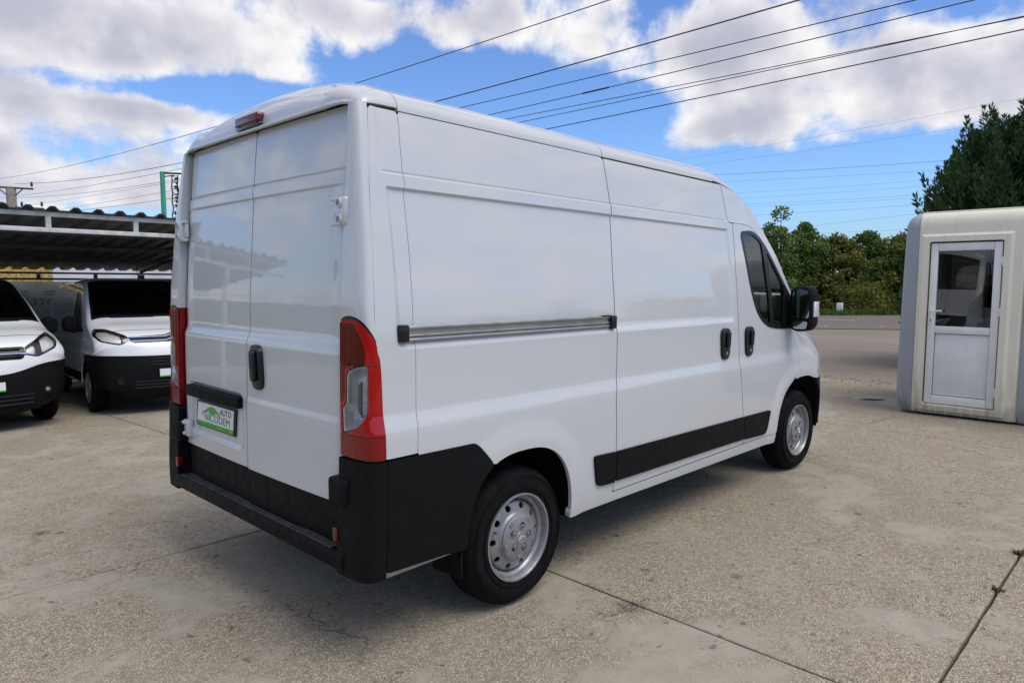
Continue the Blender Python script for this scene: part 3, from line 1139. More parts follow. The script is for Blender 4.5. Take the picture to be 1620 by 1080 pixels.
vv = np.sign(np.linspace(-1, 1, 81)) * (1 - (1 - np.abs(np.linspace(-1, 1, 81))) ** 1.6)
for a, b in ((.4045, 1.815), (1.8195, 3.10)):
    panel('roof_panel', roof_map, np.linspace(a, b, 20), vv, WHITE, van, None, (0, 0, 1), thick=.02)


def cap_map(t, v):
    """rear roof cap: from the lip over the doors up and forward into the roof"""
    t, v = np.broadcast_arrays(np.asarray(t, float), np.asarray(v, float))
    a = np.abs(v)
    R = roof_map(np.full(t.shape, .402), v)
    y = v * np.abs(R[..., 1] / np.where(np.abs(v) < 1e-6, 1, v)) if False else R[..., 1]
    ay = np.abs(y)
    q = np.clip((ay - .66) / .21, 0, 1)
    xl = .196 + .06 * (1 - np.sqrt(np.clip(1 - q ** 2, 0, 1)))
    ph = np.clip(t, 0, 1) * math.pi / 2
    zl = 2.288 - .018 * np.clip((ay - .74) / .12, 0, 1) ** 2
    x = R[..., 0] - (R[..., 0] - xl) * np.cos(ph) ** .78
    z = zl + (R[..., 2] - zl) * np.sin(ph) ** .80
    dish = .020 * np.sin(ph * 2) * (1 - sstep(.58, .70, ay))
    return np.stack([x + dish, y, z], -1)


panel('rear_roof_cap', cap_map, np.linspace(0.001, .999, 18), vv * .9995, WHITE, van, None, (-.7, 0, .7), thick=.03)
lipp = [(.192 + .060 * (1 - math.sqrt(max(0, 1 - max(0, (abs(y) - .66) / .21) ** 2))), y, 2.285 - .018 * max(0, (abs(y) - .74) / .12) ** 2) for y in np.linspace(-.855, .855, 41)]
tube('roof_lip', lipp, .0085, WHITE, van, 8)
bl = box('high_brake_light', (.204, .02, 2.330), (.07, .235, .052), RED_D, van, .014, seg=3)
box('brake_light_base', (.212, .02, 2.302), (.066, .25, .014), LAMP_BLACK, bl, .004)


# ------------------------------------------------ cab front (mostly turned away from the camera)
def front_map(t, v):
    t, v = np.broadcast_arrays(np.asarray(t, float), np.asarray(v, float))
    k = np.arange(len(EDGE_S)) / (len(EDGE_S) - 1)
    xe, ze = np.interp(t, k, EDGE_S[:, 0]), np.interp(t, k, EDGE_S[:, 1])
    xc, zc = np.interp(t, k, CENT_S[:, 0]), np.interp(t, k, CENT_S[:, 1])
    ye = Yside(xe, ze)
    a = np.abs(v)
    w = a ** (2.0 + .6 * sstep(.05, .4, t))
    w = 1 - np.clip(1 - w, 0, 1) ** np.clip(.42 + .58 * sstep(0, .3, t), .42, 1)
    return np.stack([xc + (xe - xc) * w, v * ye, zc + (ze - zc) * w], -1)


TW0, TW1, TH, TB = 4.15 / 13, 5.95 / 13, 8.6 / 13, 10.6 / 13
v2 = np.linspace(-.9995, .9995, 41)
panel('cab_roof_front', front_map, np.linspace(0.002, TW0, 14), vv * .9995, WHITE, van, None, (.5, 0, .8), thick=.02)
panel('windscreen', front_map, np.linspace(TW0 + .004, TW1, 14), v2 * .93, GLASS_D, van, None, (.7, 0, .7), off=.002, thick=0)
for s in (-1, 1):
    panel('windscreen_pillar', front_map, np.linspace(TW0, TW1 + .01, 14), np.linspace(.925, .9995, 6) * s, WHITE, van, None, (.7, 0, .7), thick=.02)
panel('hood', front_map, np.linspace(TW1 + .006, TH, 14), v2, WHITE, van, None, (.7, 0, .7), thick=.02)
panel('grille', front_map, np.linspace(TH + .003, TB, 10), v2, PLASTIC, van, None, (1, 0, .2), thick=.02)
panel('front_bumper', front_map, np.linspace(TB + .002, .999, 10), v2, PLASTIC, van, None, (1, 0, 0), thick=.02)
for s in (-1, 1):
    prism('headlight', round_poly([(s * .46, .92), (s * .70, .95), (s * .74, 1.06), (s * .55, 1.02)], .03), 'x', 5.08, 5.24, REFLECTOR, van, .02)


# ------------------------------------------------ rear corners, lamps, doors
def seam1(z):
    q = np.array(sorted([(b, a) for a, b in SEAM1]))
    return np.interp(z, q[:, 0], q[:, 1])


def pillar_map(s, dx=.032, yi=.828, xs=None, xp=None, grow=0.0, n=.55):
    def f(t, z):
        t, z = np.broadcast_arrays(np.asarray(t, float), np.asarray(z, float))
        x1 = seam1(z) if xs is None else np.full(t.shape, xs)
        x0 = XR(z) - dx if xp is None else xp(z)
        Y = Yside(np.full(t.shape, .206), z) + grow
        yi_ = yi - .018 * sstep(1.95, 2.28, z) if xp is None else yi
        a = np.clip(t, 0.0005, .9995) * math.pi / 2
        x = x1 - (x1 - x0) * np.cos(a) ** n
        y = yi_ + (Y - yi_) * np.sin(a) ** n
        return np.stack([x, s * y, z], -1)
    return f


tt = .5 - .5 * np.cos(np.linspace(0, math.pi, 44))
tt = np.clip(tt, .0006, .9994)
LAMP_TOP = np.array(smooth_line([(.80, 1.402), (.83, 1.416), (.86, 1.428), (.895, 1.431), (.935, 1.426), (.983, 1.407), (1.021, 1.375), (1.050, 1.334), (1.066, 1.284), (1.078, 1.225), (1.088, 1.14), (1.10, 1.0), (1.2, .9)], 5))


def hcoord(p, s):
    return np.abs(p[..., 1]) + (p[..., 0] - (XR(p[..., 2]) - .032))


def lampclip(p, s):
    h = hcoord(p, s)
    zt = np.interp(h, LAMP_TOP[:, 0], LAMP_TOP[:, 1])
    return np.minimum((zt - p[..., 2]) * .85, p[..., 2] - .866)


for s in (-1, 1):
    pm = pillar_map(s)
    near = True
    zz = lines(.86, 2.278, .02)
    pil = panel('rear_pillar', pm, tt, zz, WHITE, van, lambda u, v, p: np.minimum(-lampclip(p, s), v - .868), (-.6, s * .6, 0), thick=.05, gap=.0012)
    zl = lines(.86, 1.43, .01)
    lamp = group_part('tail_lamp', van)
    clear = sdf(round_poly([(.876, 1.196), (.892, 1.218), (.944, 1.233), (1.008, 1.240), (1.012, 1.166), (1.012, 1.07), (.993, 1.030), (.942, .991), (.851, .966), (.846, 1.066), (.874, 1.084)], .012))
    def hz(p):
        return hcoord(p, s), p[..., 2]
    kw = dict(out=(-.6, s * .6, 0), thick=.05)
    ks = dict(out=(-.6, s * .6, 0), thick=.010)
    dk = sdf(round_poly([(.832, 1.09), (.832, 1.400), (.915, 1.405), (.948, 1.374), (.98, 1.334), (.994, 1.294), (.996, 1.249), (.90, 1.247), (.867, 1.222), (.864, 1.096)], .012))
    panel('lamp_surround', pm, tt, zl, LAMP_BLACK, lamp, lambda u, v, p: np.minimum(lampclip(p, s), -clear(*hz(p))), gap=.001, off=-.002, **ks)
    panel('lamp_housing', pm, tt, zl, RED, lamp, lambda u, v, p: np.minimum(lampclip(p, s), -clear(*hz(p))), gap=.0015, off=-.006, **kw)
    panel('brake_lens', pm, tt, zl, RED_B, lamp, lambda u, v, p: np.minimum(np.minimum(np.minimum(lampclip(p, s) - .012, -clear(*hz(p)) - .002), -dk(*hz(p))), np.minimum(v - .964, np.where(v < 1.24, 1.237 - v, v - 1.2405))), off=.004, **ks)
    panel('indicator_lens', pm, tt, zl, RED_D, lamp, lambda u, v, p: dk(*hz(p)), gap=.0015, off=.003, **ks)
    panel('tail_lens', pm, tt, zl, RED, lamp, lambda u, v, p: np.minimum(lampclip(p, s) - .006, .9600 - v), off=.004, **kw)
    # ribs moulded into the dark lens
    for hh in (.846, .858, .900, .940):
        panel('lens_rib', pm, np.linspace(0.0006, .5, 60), lines(1.10, 1.41, .02), RED, lamp, lambda u, v, p, hh=hh: np.minimum(dk(*hz(p)) - .006, .0022 - np.abs(hz(p)[0] - hh)), off=.0045, **ks)
    gd = sdf(round_poly([(.965, 1.02), (1.018, 1.02), (1.018, 1.19), (.985, 1.265), (.925, 1.365), (.895, 1.395), (.885, 1.385), (.93, 1.33), (.965, 1.25)], .008))

    def bowl(t, z):
        p = pm(t, z)
        dd = .055 * sstep(.0, .045, clear(*hz(p)))
        return p + dd[..., None] * np.array([.85, -s * .45, 0])
    panel('reverse_reflector', bowl, tt, lines(.94, 1.25, .006), REFLECTOR, lamp, lambda u, v, p: clear(*hz(pm(u, v))), out=(-.6, s * .6, 0), thick=0, gap=.001)
    q = pm(np.array(.30), np.array(1.10))
    tube('reverse_bulb', [(q[0] + .03, q[1] - s * .012, 1.17), (q[0] + .022, q[1] - s * .012, 1.16), (q[0] + .02, q[1] - s * .012, 1.06), (q[0] + .03, q[1] - s * .012, 1.03)], [.004, .009, .009, .004], GREYPLASTIC, lamp, 10)
    panel('reverse_lens', pm, tt, zl, GLASS_C, lamp, lambda u, v, p: clear(*hz(p)), off=.004, gap=.001, out=(-.6, s * .6, 0), thick=0)

PLATE_REC = sdf(round_poly([(.06, .745), (.745, .745), (.745, 1.01), (.06, 1.01)], .04))


def rdoor_map(y, z):
    y, z = np.broadcast_arrays(np.asarray(y, float), np.asarray(z, float))
    x = XR(z) - .014 * (1 - (y / .78) ** 2)
    edge = sstep(.70, .76, np.abs(y))
    x = x + .0075 * (1 - sstep(1.957, 1.966, z)) * sstep(1.295, 1.345, z) * (1 - edge * .6)
    x = x + .0060 * np.exp(-((z - 2.021) / .005) ** 2) + .004 * sstep(2.018, 2.024, z)
    x = x - .013 * (1 - sstep(1.272, 1.318, z))
    x = x - .009 * (1 - sstep(.965, 1.035, z)) * (1 - sstep(-.02, .03, y))
    x = x + .012 * sstep(-.01, .012, PLATE_REC(y, z))
    x = x + .015 * sstep(.775, .81, np.abs(y)) ** 2
    return np.stack([x, y, z], -1)


zz = lines(.64, 2.292, .02, (1.9615, 2.021, 1.30, 1.0), .004, .016)
doors = {}
for s, y0, y1 in ((-1, -.806, -.002), (1, .002, .806)):
    t0, t1 = (y0 + .024, y1) if s < 0 else (y0, y1 - .024)
    fp = sdf(round_poly([(y0, .655), (y1, .655), (y1, 1.98), (t1, 2.283), (t0, 2.283), (y0, 1.98)], [.012, .012, 0, .012, .012, 0]))
    doors[s] = panel('rear_door', rdoor_map, lines(y0, y1, .02), zz, WHITE, van, lambda u, v, p: fp(u, v), (-1, 0, 0), gap=.0026, thick=.03)
    ft = sdf(round_poly([(y0, .45), (y1, .45), (y1, .655), (y0, .655)], .004))
    panel('door_lower_trim', lambda y, z: rdoor_map(y, z) + np.array([.012, 0, 0]), lines(y0, y1, .03), lines(.43, .67, .03), PLASTIC, doors[s], lambda u, v, p: ft(u, v), (-1, 0, 0), gap=.002, thick=.03)
    # upper hinge: bracket with two round cups
    hg = box('door_hinge', (.172, s * .822, 1.845), (.052, .070, .118), WHITE, van, .016, seg=3)
    for dz in (-.032, .032):
        c = (.1455, s * .817, 1.845 + dz)
        bm = bmesh.new()
        bm_tube(bm, [(c[0] - .007, c[1], c[2]), (c[0] + .01, c[1], c[2])], .020, 16)
        hc = obj('hinge_cup', bm_mesh('hinge_cup', bm, 40), WHITE, hg)
        bm = bmesh.new()
        bm_tube(bm, [(c[0] - .0075, c[1], c[2]), (c[0] + .0, c[1], c[2])], .013, 14)
        obj('hinge_bolt', bm_mesh('hinge_bolt', bm, 40), GREYPLASTIC, hg)
    box('hinge_arm', (.172, s * .775, 1.845), (.012, .06, .07), WHITE, hg, .004)
    for dz in (-.05, .05):
        box('hinge_arm', (.163, s * .772, 1.845 + dz), (.02, .06, .016), WHITE, hg, .004)

# handle on the right-hand door
cy, cz = -.115, 1.165
xb = float(rdoor_map(np.array(cy), np.array(cz))[0])
hp = round_poly([(cy + .060, cz + .105), (cy - .048, cz + .105), (cy - .066, cz - .105), (cy + .040, cz - .112)], .05, 8)
h = prism('door_handle', hp, 'x', xb + .015, xb - .016, PLASTIC_S, doors[-1], .007)
gp = round_poly([(cy + .035, cz + .08), (cy - .012, cz + .08), (cy - .022, cz - .07), (cy + .025, cz - .07)], .02, 5)
prism('grip', gp, 'x', xb - .014, xb - .034, PLASTIC_S, doors[-1], .008)

# plate light bar and number plate on the left-hand door
xb = float(rdoor_map(np.array(.4), np.array(.95))[0])
lb = prism('plate_light_bar', round_poly([(.075, 1.000), (.715, 1.000), (.725, .938), (.080, .938)], .012), 'x', xb + .01, xb - .034, PLASTIC, doors[1], .006)
xp_ = xb - .004
pl = group_part('number_plate', van)
prism('plate_holder', round_poly([(.135, .926), (.612, .926), (.635, .784), (.155, .784)], .006), 'x', xp_ + .012, xp_ - .008, PLASTIC_S, pl, .002)
prism('plate_sheet', [(.160, .915), (.595, .915), (.615, .815), (.175, .815)], 'x', xp_ - .0082, xp_ - .0095, WHITE_M, pl)
prism('green_band', [(.175, .8145), (.615, .8145), (.620, .792), (.178, .792)], 'x', xp_ - .0082, xp_ - .0097, GREEN_M, pl)
XD, YD = (0, -1, 0), (0, .0, 1)
text('lettering', 'AUTO', .046, (xp_ - .0100, .255, .888), XD, YD, BLACK_M, pl, sx=1.05)
text('lettering', 'NICODEM', .058, (xp_ - .0100, .362, .842), XD, YD, GREEN_D, pl, sx=1.18)
car = [(.505, .868), (.50, .880), (.475, .893), (.450, .900), (.415, .905), (.385, .900), (.355, .888), (.335, .880), (.325, .868), (.345, .864), (.36, .874), (.38, .874), (.39, .864), (.45, .864), (.462, .876), (.48, .876), (.488, .866)]
prism('car_emblem', car[::-1], 'x', xp_ - .0096, xp_ - .0102, GREEN_M, pl)
prism('swoosh', [(.545, .842), (.55, .856), (.53, .872), (.50, .876), (.47, .872), (.50, .870), (.528, .862), (.540, .848)], 'x', xp_ - .0096, xp_ - .0102, GREYPLASTIC, pl)
for y0, y1 in ((.60, .545), (.515, .505), (.50, .46), (.452, .42), (.412, .37), (.30, .292), (.285, .225)):
    prism('small_print', [(y1, .798), (y0, .798), (y0, .806), (y1, .806)], 'x', xp_ - .0098, xp_ - .0102, GREEN_D, pl)


# ------------------------------------------------ rear bumper with step
def xpb(z):
    return .118 - .016 * (1 - sstep(.45, .86, z))


STEPM = plain('worn_step', (0.055, 0.055, 0.056), 0.6, spec=0.3, var=0.4, scale=12)
bumper = group_part('rear_bumper', van)
for s in (-1, 1):
    bmap = pillar_map(s, yi=.822, xs=.2055, xp=xpb, grow=.010, n=.5)
    panel('bumper_corner', bmap, tt, lines(.385, .862, .02), PLASTIC, bumper, None, (-.6, s * .6, 0), thick=.07)
    ring = bmap(tt, np.full(len(tt), .862))
    V = [tuple(q) for q in ring] + [(.215, s * .99, .862), (.215, s * .80, .862)]
    V += [(v[0], v[1], v[2] - .02) for v in V]
    n = len(V) // 2
    top = mesh('corner_cap', V, [tuple(range(n))[::s], tuple(range(n, 2 * n))[::-s]] + [(i, (i + 1) % n, n + (i + 1) % n, n + i) for i in range(n)])
    obj('corner_cap', top, PLASTIC, bumper)
    box('hinge_cover', (.128, s * .835, .722), (.066, .125, .112), PLASTIC, bumper, .016, seg=3)
    box('reflector', (.110, s * .822, .545), (.03, .03, .055), RED_D, bumper, .004)
    prism('corner_foot', round_poly([(.118, .395), (.118, .45), (.22, .45), (.22, .375), (.14, .375)], .02), 'y', s * .84, s * .985, PLASTIC, bumper, .01)
hb = box('lower_hinge', (.140, .752, .745), (.03, .075, .095), WHITE, van, .008)
for dz in (-.03, .03):
    box('hinge_arm', (.130, .775, .745 + dz), (.03, .03, .018), WHITE, hb, .004)
prism('step', round_poly([(.096, .402), (.088, .452), (.098, .474), (.185, .474), (.185, .44), (.15, .402)], .005), 'y', -.872, .872, PLASTIC, bumper, .004)
for k in range(6):
    box('step_rib', (.106 + k * .0125, 0, .4758), (.0055, 1.56, .008), STEPM, bumper, .0015)
box('bumper_beam', (.205, 0, .44), (.05, 1.60, .09), DARK, bumper)
# pale lower flange of the body side under the bumper cover
prism('underside_flange', [(.205, .368), (.66, .372), (.66, .392), (.205, .400)], 'y', -.972, -.985, plain('bare_flange', (0.42, 0.39, 0.31), 0.6, var=0.3, scale=25), van)


# ------------------------------------------------ wheels
def make_wheel(parent, x, y, z, s, R=.338, W=.215, rim=.212, name='wheel', holes=10, detail=True):
    w = group_part(name, parent, (x, y, z), 0 if s > 0 else math.pi)
    # local +y is outboard
    h = W / 2
    prof = [(rim - .005, h - .03), (rim + .004, h - .006), (rim + .016, h - .002), (rim + .05, h + .004), (R - .045, h + .002), (R - .022, h - .012), (R - .006, h - .036), (R, h - .06)]
    tread = []
    n = 5
    for k in range(n + 1):
        a = h - .06 - (W - .12) * k / n
        tread += [(R, a + .006), (R - .007, a + .003), (R - .007, a - .003), (R, a - .006)]
    prof2 = prof + tread + [(R, -h + .06), (R - .006, -h + .036), (R - .05, -h), (rim, -h + .02)]
    lathe_y('tyre', prof2, RUBBER, w, 72 if detail else 36)
    if detail:
        for rr in (rim + .028, rim + .075, rim + .088):
            lathe_y('sidewall_ring', [(rr - .002, h + .0005), (rr - .001, h + .0055), (rr + .001, h + .0055), (rr + .002, h + .0005)], RUBBER, w, 64)
    # rim: barrel and lip
    lathe_y('rim', [(rim + .002, h - .010), (rim + .003, h + .003), (rim - .006, h + .004), (rim - .011, h - .004), (rim - .016, h - .030), (rim - .028, h - .036), (rim - .034, h - .05), (rim - .036, h - .10), (rim - .034, -h + .02)], SILVER, w, 72 if detail else 36, sharp=50)
    pr = np.array([(.085, .000), (.108, -.002), (.117, -.008), (.122, -.018), (.138, -.022), (.156, -.027), (.168, -.033), (.174, -.044), (.180, -.060)])
    pr = pr * [rim / .212, 1]

    def disc(r, a):
        r, a = np.broadcast_arrays(np.asarray(r, float), np.asarray(a, float))
        return np.stack([r * np.cos(a), np.interp(r, pr[:, 0], pr[:, 1]) + h - .006, r * np.sin(a)], -1)
    hr, hs = .150 * rim / .212, .0165 * rim / .212

    def hclip(r, a, p):
        k = 2 * math.pi / holes
        q = (a + k / 2) % k - k / 2
        return np.hypot(r * np.cos(q) - hr, r * np.sin(q)) - hs
    panel('wheel_disc', disc, np.linspace(.0855, .18, 26) * rim / .212, np.linspace(0, 2 * math.pi, 181 if detail else 91), SILVER, w, hclip, (0, 1, 0), thick=.012)
    # hub cap with five nuts
    cap = lathe_y('hub_cap', [(0, h + .011), (.028, h + .011), (.030, h + .009), (.078, h + .007), (.090, h + .004), (.106, h + .002), (.1115, h - .002), (.114, h - .016)], SILVER_CAP, w, 48, sharp=40)
    if detail:
        lathe_y('emblem', [(.021, h + .010), (.022, h + .0125), (.025, h + .0125), (.026, h + .010)], CHROME, w, 32)
        for k in range(2):
            box('emblem_bar', (0, h + .011, .005 - .010 * k), (.034, .003, .004), CHROME, w, rot=Matrix.Rotation(math.radians(35), 3, 'Y'))
        for k in range(5):
            a = math.radians(90 + 72 * k)
            b = a + math.radians(36)
            box('cap_rib', (.096 * math.cos(b), h + .004, .096 * math.sin(b)), (.020, .006, .03), SILVER_CAP, w, .0025, rot=Matrix.Rotation(-b, 3, 'Y'))
    for k in range(5):
        a = math.radians(90 + 72 * k + 12)
        cx, cz_ = .056 * math.cos(a), .056 * math.sin(a)
        lathe_y('nut_recess', [(0, h + .0075), (.0165, h + .0075), (.0185, h + .0095), (.019, h + .004)], PLASTIC_S, w, 18, (cx, 0, cz_))
        lathe_y('wheel_nut', [(0, h + .016), (.006, h + .016), (.0095, h + .013), (.0105, h + .006)], plain_nut, w, 6, (cx, 0, cz_), sharp=20)
    if detail:
        tube('valve', [(hr * math.cos(.35), h - .03, hr * math.sin(.35)), (hr * math.cos(.35) * 1.08, h - .008, hr * math.sin(.35) * 1.08)], .004, PLASTIC_S, w, 8)
        box('balance_weight', (.19 * math.cos(-.9), h - .002, .19 * math.sin(-.9)), (.010, .010, .04), ALU, w, .003, rot=Matrix.Rotation(.9, 3, 'Y'))
    box('brake_drum', (0, -.02, 0), (.24, .12, .24), DARK, w, .03)
    return w


plain_nut = plain('nut_steel', (0.25, 0.25, 0.26), 0.45, metal=0.8)
for s in (-1, 1):
    rw = make_wheel(van, 1.013, s * .884, .333, s)
    fwl = make_wheel(van, 4.467, s * .880, .337, s)
    fwl.rotation_euler.z += math.radians(-2.0)
    # wheel housings
    for cx, f_a, a, b in ((1.0, f_ar, .39, .44), (4.40, f_af, .50, .47)):
        V, F = [], []
        n = 24
        for k in range(n + 1):
            t = math.pi * k / n
            for y in (s * .995, s * .60):
                V.append((cx + a * math.cos(t), y, .34 + b * math.sin(t)))
        for k in range(n):
            F.append((2 * k, 2 * k + 1, 2 * k + 3, 2 * k + 2))
        obj('wheel_housing', mesh('wheel_housing', V, F, True), PLASTIC, van)
    box('mud_flap', (.63, s * .90, .33), (.012, .20, .18), RUBBER, van, .004)
# underbody
box('underbody', (2.8, 0, .42), (4.6, 1.16, .12), DARK, van)
box('chassis_rail', (2.65, -.72, .40), (2.3, .30, .06), DARK, van)
box('chassis_rail', (2.65, .72, .40), (2.3, .30, .06), DARK, van)
box('spare_wheel_well', (.55, 0, .40), (.62, 1.1, .12), DARK, van)
tube('rear_axle', [(1.013, -.78, .333), (1.013, .78, .333)], .045, DARK, van, 12)
tube('front_axle', [(4.467, -.78, .333), (4.467, .78, .333)], .04, DARK, van, 12)
tube('leaf_spring', [(.45, -.62, .38), (1.013, -.62, .27), (1.6, -.62, .38)], .025, DARK, van, 8)
tube('leaf_spring', [(.45, .62, .38), (1.013, .62, .27), (1.6, .62, .38)], .025, DARK, van, 8)
tube('exhaust', [(2.6, .3, .30), (1.5, .35, .30), (.9, -.3, .36), (.55, -.55, .33)], .03, DARK, van, 10)

# ------------------------------------------------ cab inside
cab = group_part('cab_interior', van)
prism('bulkhead', [(-.93, .5), (.93, .5), (.95, 1.3), (.84, 1.98), (-.84, 1.98), (-.95, 1.3)], 'x', 3.255, 3.285, GREYPLASTIC, cab)
box('cab_floor', (3.95, 0, .56), (1.35, 1.80, .05), DARK, cab)
box('head_lining', (3.52, 0, 2.08), (.34, 1.50, .02), HEADLINE, cab)
box('dashboard', (4.30, 0, 1.12), (.40, 1.80, .30), GREYPLASTIC, cab, .06, seg=3)
for y in (-.60, -.12, .58):
    box('seat_base', (3.72, y, .86), (.50, .44, .18), SEAT, cab, .05, seg=3)
    box('seat_back', (3.50, y, 1.24), (.15, .44, .66), SEAT, cab, .05, rot=Matrix.Rotation(math.radians(-12), 3, 'Y'), seg=3)
    box('headrest', (3.415, y, 1.66), (.11, .27, .17), SEAT, cab, .045, rot=Matrix.Rotation(math.radians(-10), 3, 'Y'), seg=3)
V = [(4.08 - .06 * math.sin(t), .58 + .19 * math.cos(t), 1.22 + .18 * math.sin(t)) for t in np.linspace(0, 2 * math.pi, 25)]
tube('steering_wheel', V, .014, PLASTIC_S, cab, 8)
prism('sun_visor', round_poly([(-.75, 1.93), (-.30, 1.97), (-.30, 2.10), (-.75, 2.04)], .02), 'x', 3.80, 3.815, HEADLINE, cab, .003)

# ------------------------------------------------ door mirrors
for s in (-1, 1):
    mr = group_part('door_mirror', van)
    y0, y1 = 1.015, 1.205
    tall = round_poly([(s * y0, 1.225), (s * (y0 + .01), 1.52), (s * (y0 + .07), 1.556), (s * (y1 - .02), 1.545), (s * y1, 1.49), (s * (y1 + .003), 1.25), (s * (y1 - .03), 1.20), (s * (y0 + .06), 1.19)], [.02, .03, .05, .05, .05, .04, .05, .05], 5)
    prism('mirror_housing', tall, 'x', 4.09, 4.235, PLASTIC, mr, .03, 4)
    gl = round_poly([(s * (y0 + .03), 1.30), (s * (y0 + .035), 1.50), (s * (y0 + .08), 1.53), (s * (y1 - .035), 1.515), (s * (y1 - .022), 1.47), (s * (y1 - .022), 1.30)], .025, 5)
    prism('mirror_glass', gl, 'x', 4.0905, 4.086, plain('mirror', (0.5, 0.53, 0.53), 0.03, metal=1.0) if s < 0 else bpy.data.materials['mirror'], mr)
    gl = round_poly([(s * (y0 + .05), 1.215), (s * (y0 + .04), 1.275), (s * (y1 - .03), 1.275), (s * (y1 - .04), 1.215)], .02, 5)
    prism('wide_angle_glass', gl, 'x', 4.0905, 4.086, bpy.data.materials['mirror'], mr)
    box('indicator_lens', (4.165, s * (y1 + .002), 1.37), (.10, .016, .12), REFLECTOR, mr, .006)
    prism('mirror_arm', round_poly([(s * .96, 1.22), (s * .97, 1.46), (s * 1.05, 1.44), (s * 1.06, 1.22)], .02), 'x', 4.11, 4.22, PLASTIC, mr, .012)
    fsail = sdf(round_poly([(4.02, 1.221), (4.238, 1.216), (4.222, 1.43), (4.06, 1.565)], .01))
    panel('mirror_sail', side_map(s), lines(4.0, 4.25, .02), lines(1.2, 1.58, .02), PLASTIC, mr, lambda u, v, p: fsail(u, v), (0, s, 0), off=.010, thick=.02)


# ================================================================== TWO SMALLER VANS UNDER THE CARPORT
CV = np.array([(-.16, .20), (-.05, .28), (-.01, .42), (0, .58), (-.015, .74), (-.045, .86), (-.10, .97), (-.22, 1.075), (-.50, 1.17), (-.86, 1.265), (-1.2, 1.51), (-1.55, 1.745), (-1.78, 1.845),
               (-2.15, 1.888), (-3.0, 1.90), (-4.5, 1.88), (-4.82, 1.835), (-4.92, 1.72), (-4.96, 1.2), (-4.95, .4), (-4.90, .25)])
INS = np.array([.40, .40, .40, .40, .38, .34, .28, .20, .14, .11, .10, .10, .10, .10, .10, .10, .10, .10, .08, .06, .06])
LAT = np.array([.72, .72, .72, .72, .70, .62, .52, .42, .34, .26, .22, .22, .24, .25, .25, .25, .25, .2, .15, .12, .12])
CVS = np.array(smooth_line([tuple(q) for q in CV], 6))
_ki = np.linspace(0, len(CV) - 1, len(CVS))
INS_S, LAT_S = np.interp(_ki, np.arange(len(CV)), INS), np.interp(_ki, np.arange(len(CV)), LAT)
_tan = np.gradient(CVS, axis=0)
_tan /= np.linalg.norm(_tan, axis=1, keepdims=True)
NIN = np.stack([-_tan[:, 1], _tan[:, 0]], 1)      # inward normal
if NIN[20, 0] > 0:
    NIN = -NIN
_tk = np.linspace(0, 1, len(CVS))


def HWC(z):
    return np.interp(z, [0, .2, .45, .9, 1.15, 1.5, 1.9], [.90, .93, .955, .960, .945, .885, .80])


def shell_map(t, v):
    t, v = np.broadcast_arrays(np.asarray(t, float), np.asarray(v, float))
    cx, cz = np.interp(t, _tk, CVS[:, 0]), np.interp(t, _tk, CVS[:, 1])
    nx, nz = np.interp(t, _tk, NIN[:, 0]), np.interp(t, _tk, NIN[:, 1])
    ins, lat = np.interp(t, _tk, INS_S), np.interp(t, _tk, LAT_S)
    a = np.abs(v)
    a0 = .55
    ph = np.clip((a - a0) / (1 - a0), 0, 1) * math.pi / 2
    d = ins * (1 - np.cos(ph))
    x, z = cx + nx * d, cz + nz * d
    hw = HWC(cz + nz * ins)
    y = np.where(a < a0, a / a0 * (hw - lat), hw - lat + lat * np.sin(ph))
    return np.stack([x, np.sign(v) * y, z], -1)


_E = np.stack([CVS[:, 0] + NIN[:, 0] * INS_S, CVS[:, 1] + NIN[:, 1] * INS_S], 1)
VW = paint('white_paint_small_vans', (0.80, 0.805, 0.81), 0.08)
VGLASS = glass('dark_windscreen', (0.16, 0.19, 0.18), 0.8)


def cside_map(s):
    def f(x, z):
        x, z = np.broadcast_arrays(np.asarray(x, float), np.asarray(z, float))
        y = HWC(z) + .012 * (1 - sstep(.80, .86, z)) - .010 * sstep(.98, 1.02, z) * (1 - sstep(1.14, 1.2, z)) * (1 - sstep(-.9, -.7, x))
        for cx in (-.90, -4.175):
            d = np.hypot(x - cx, z - .34)
            y = y + .016 * (1 - sstep(.40, .50, d))
        return np.stack([x, s * y, z], -1)
    return f


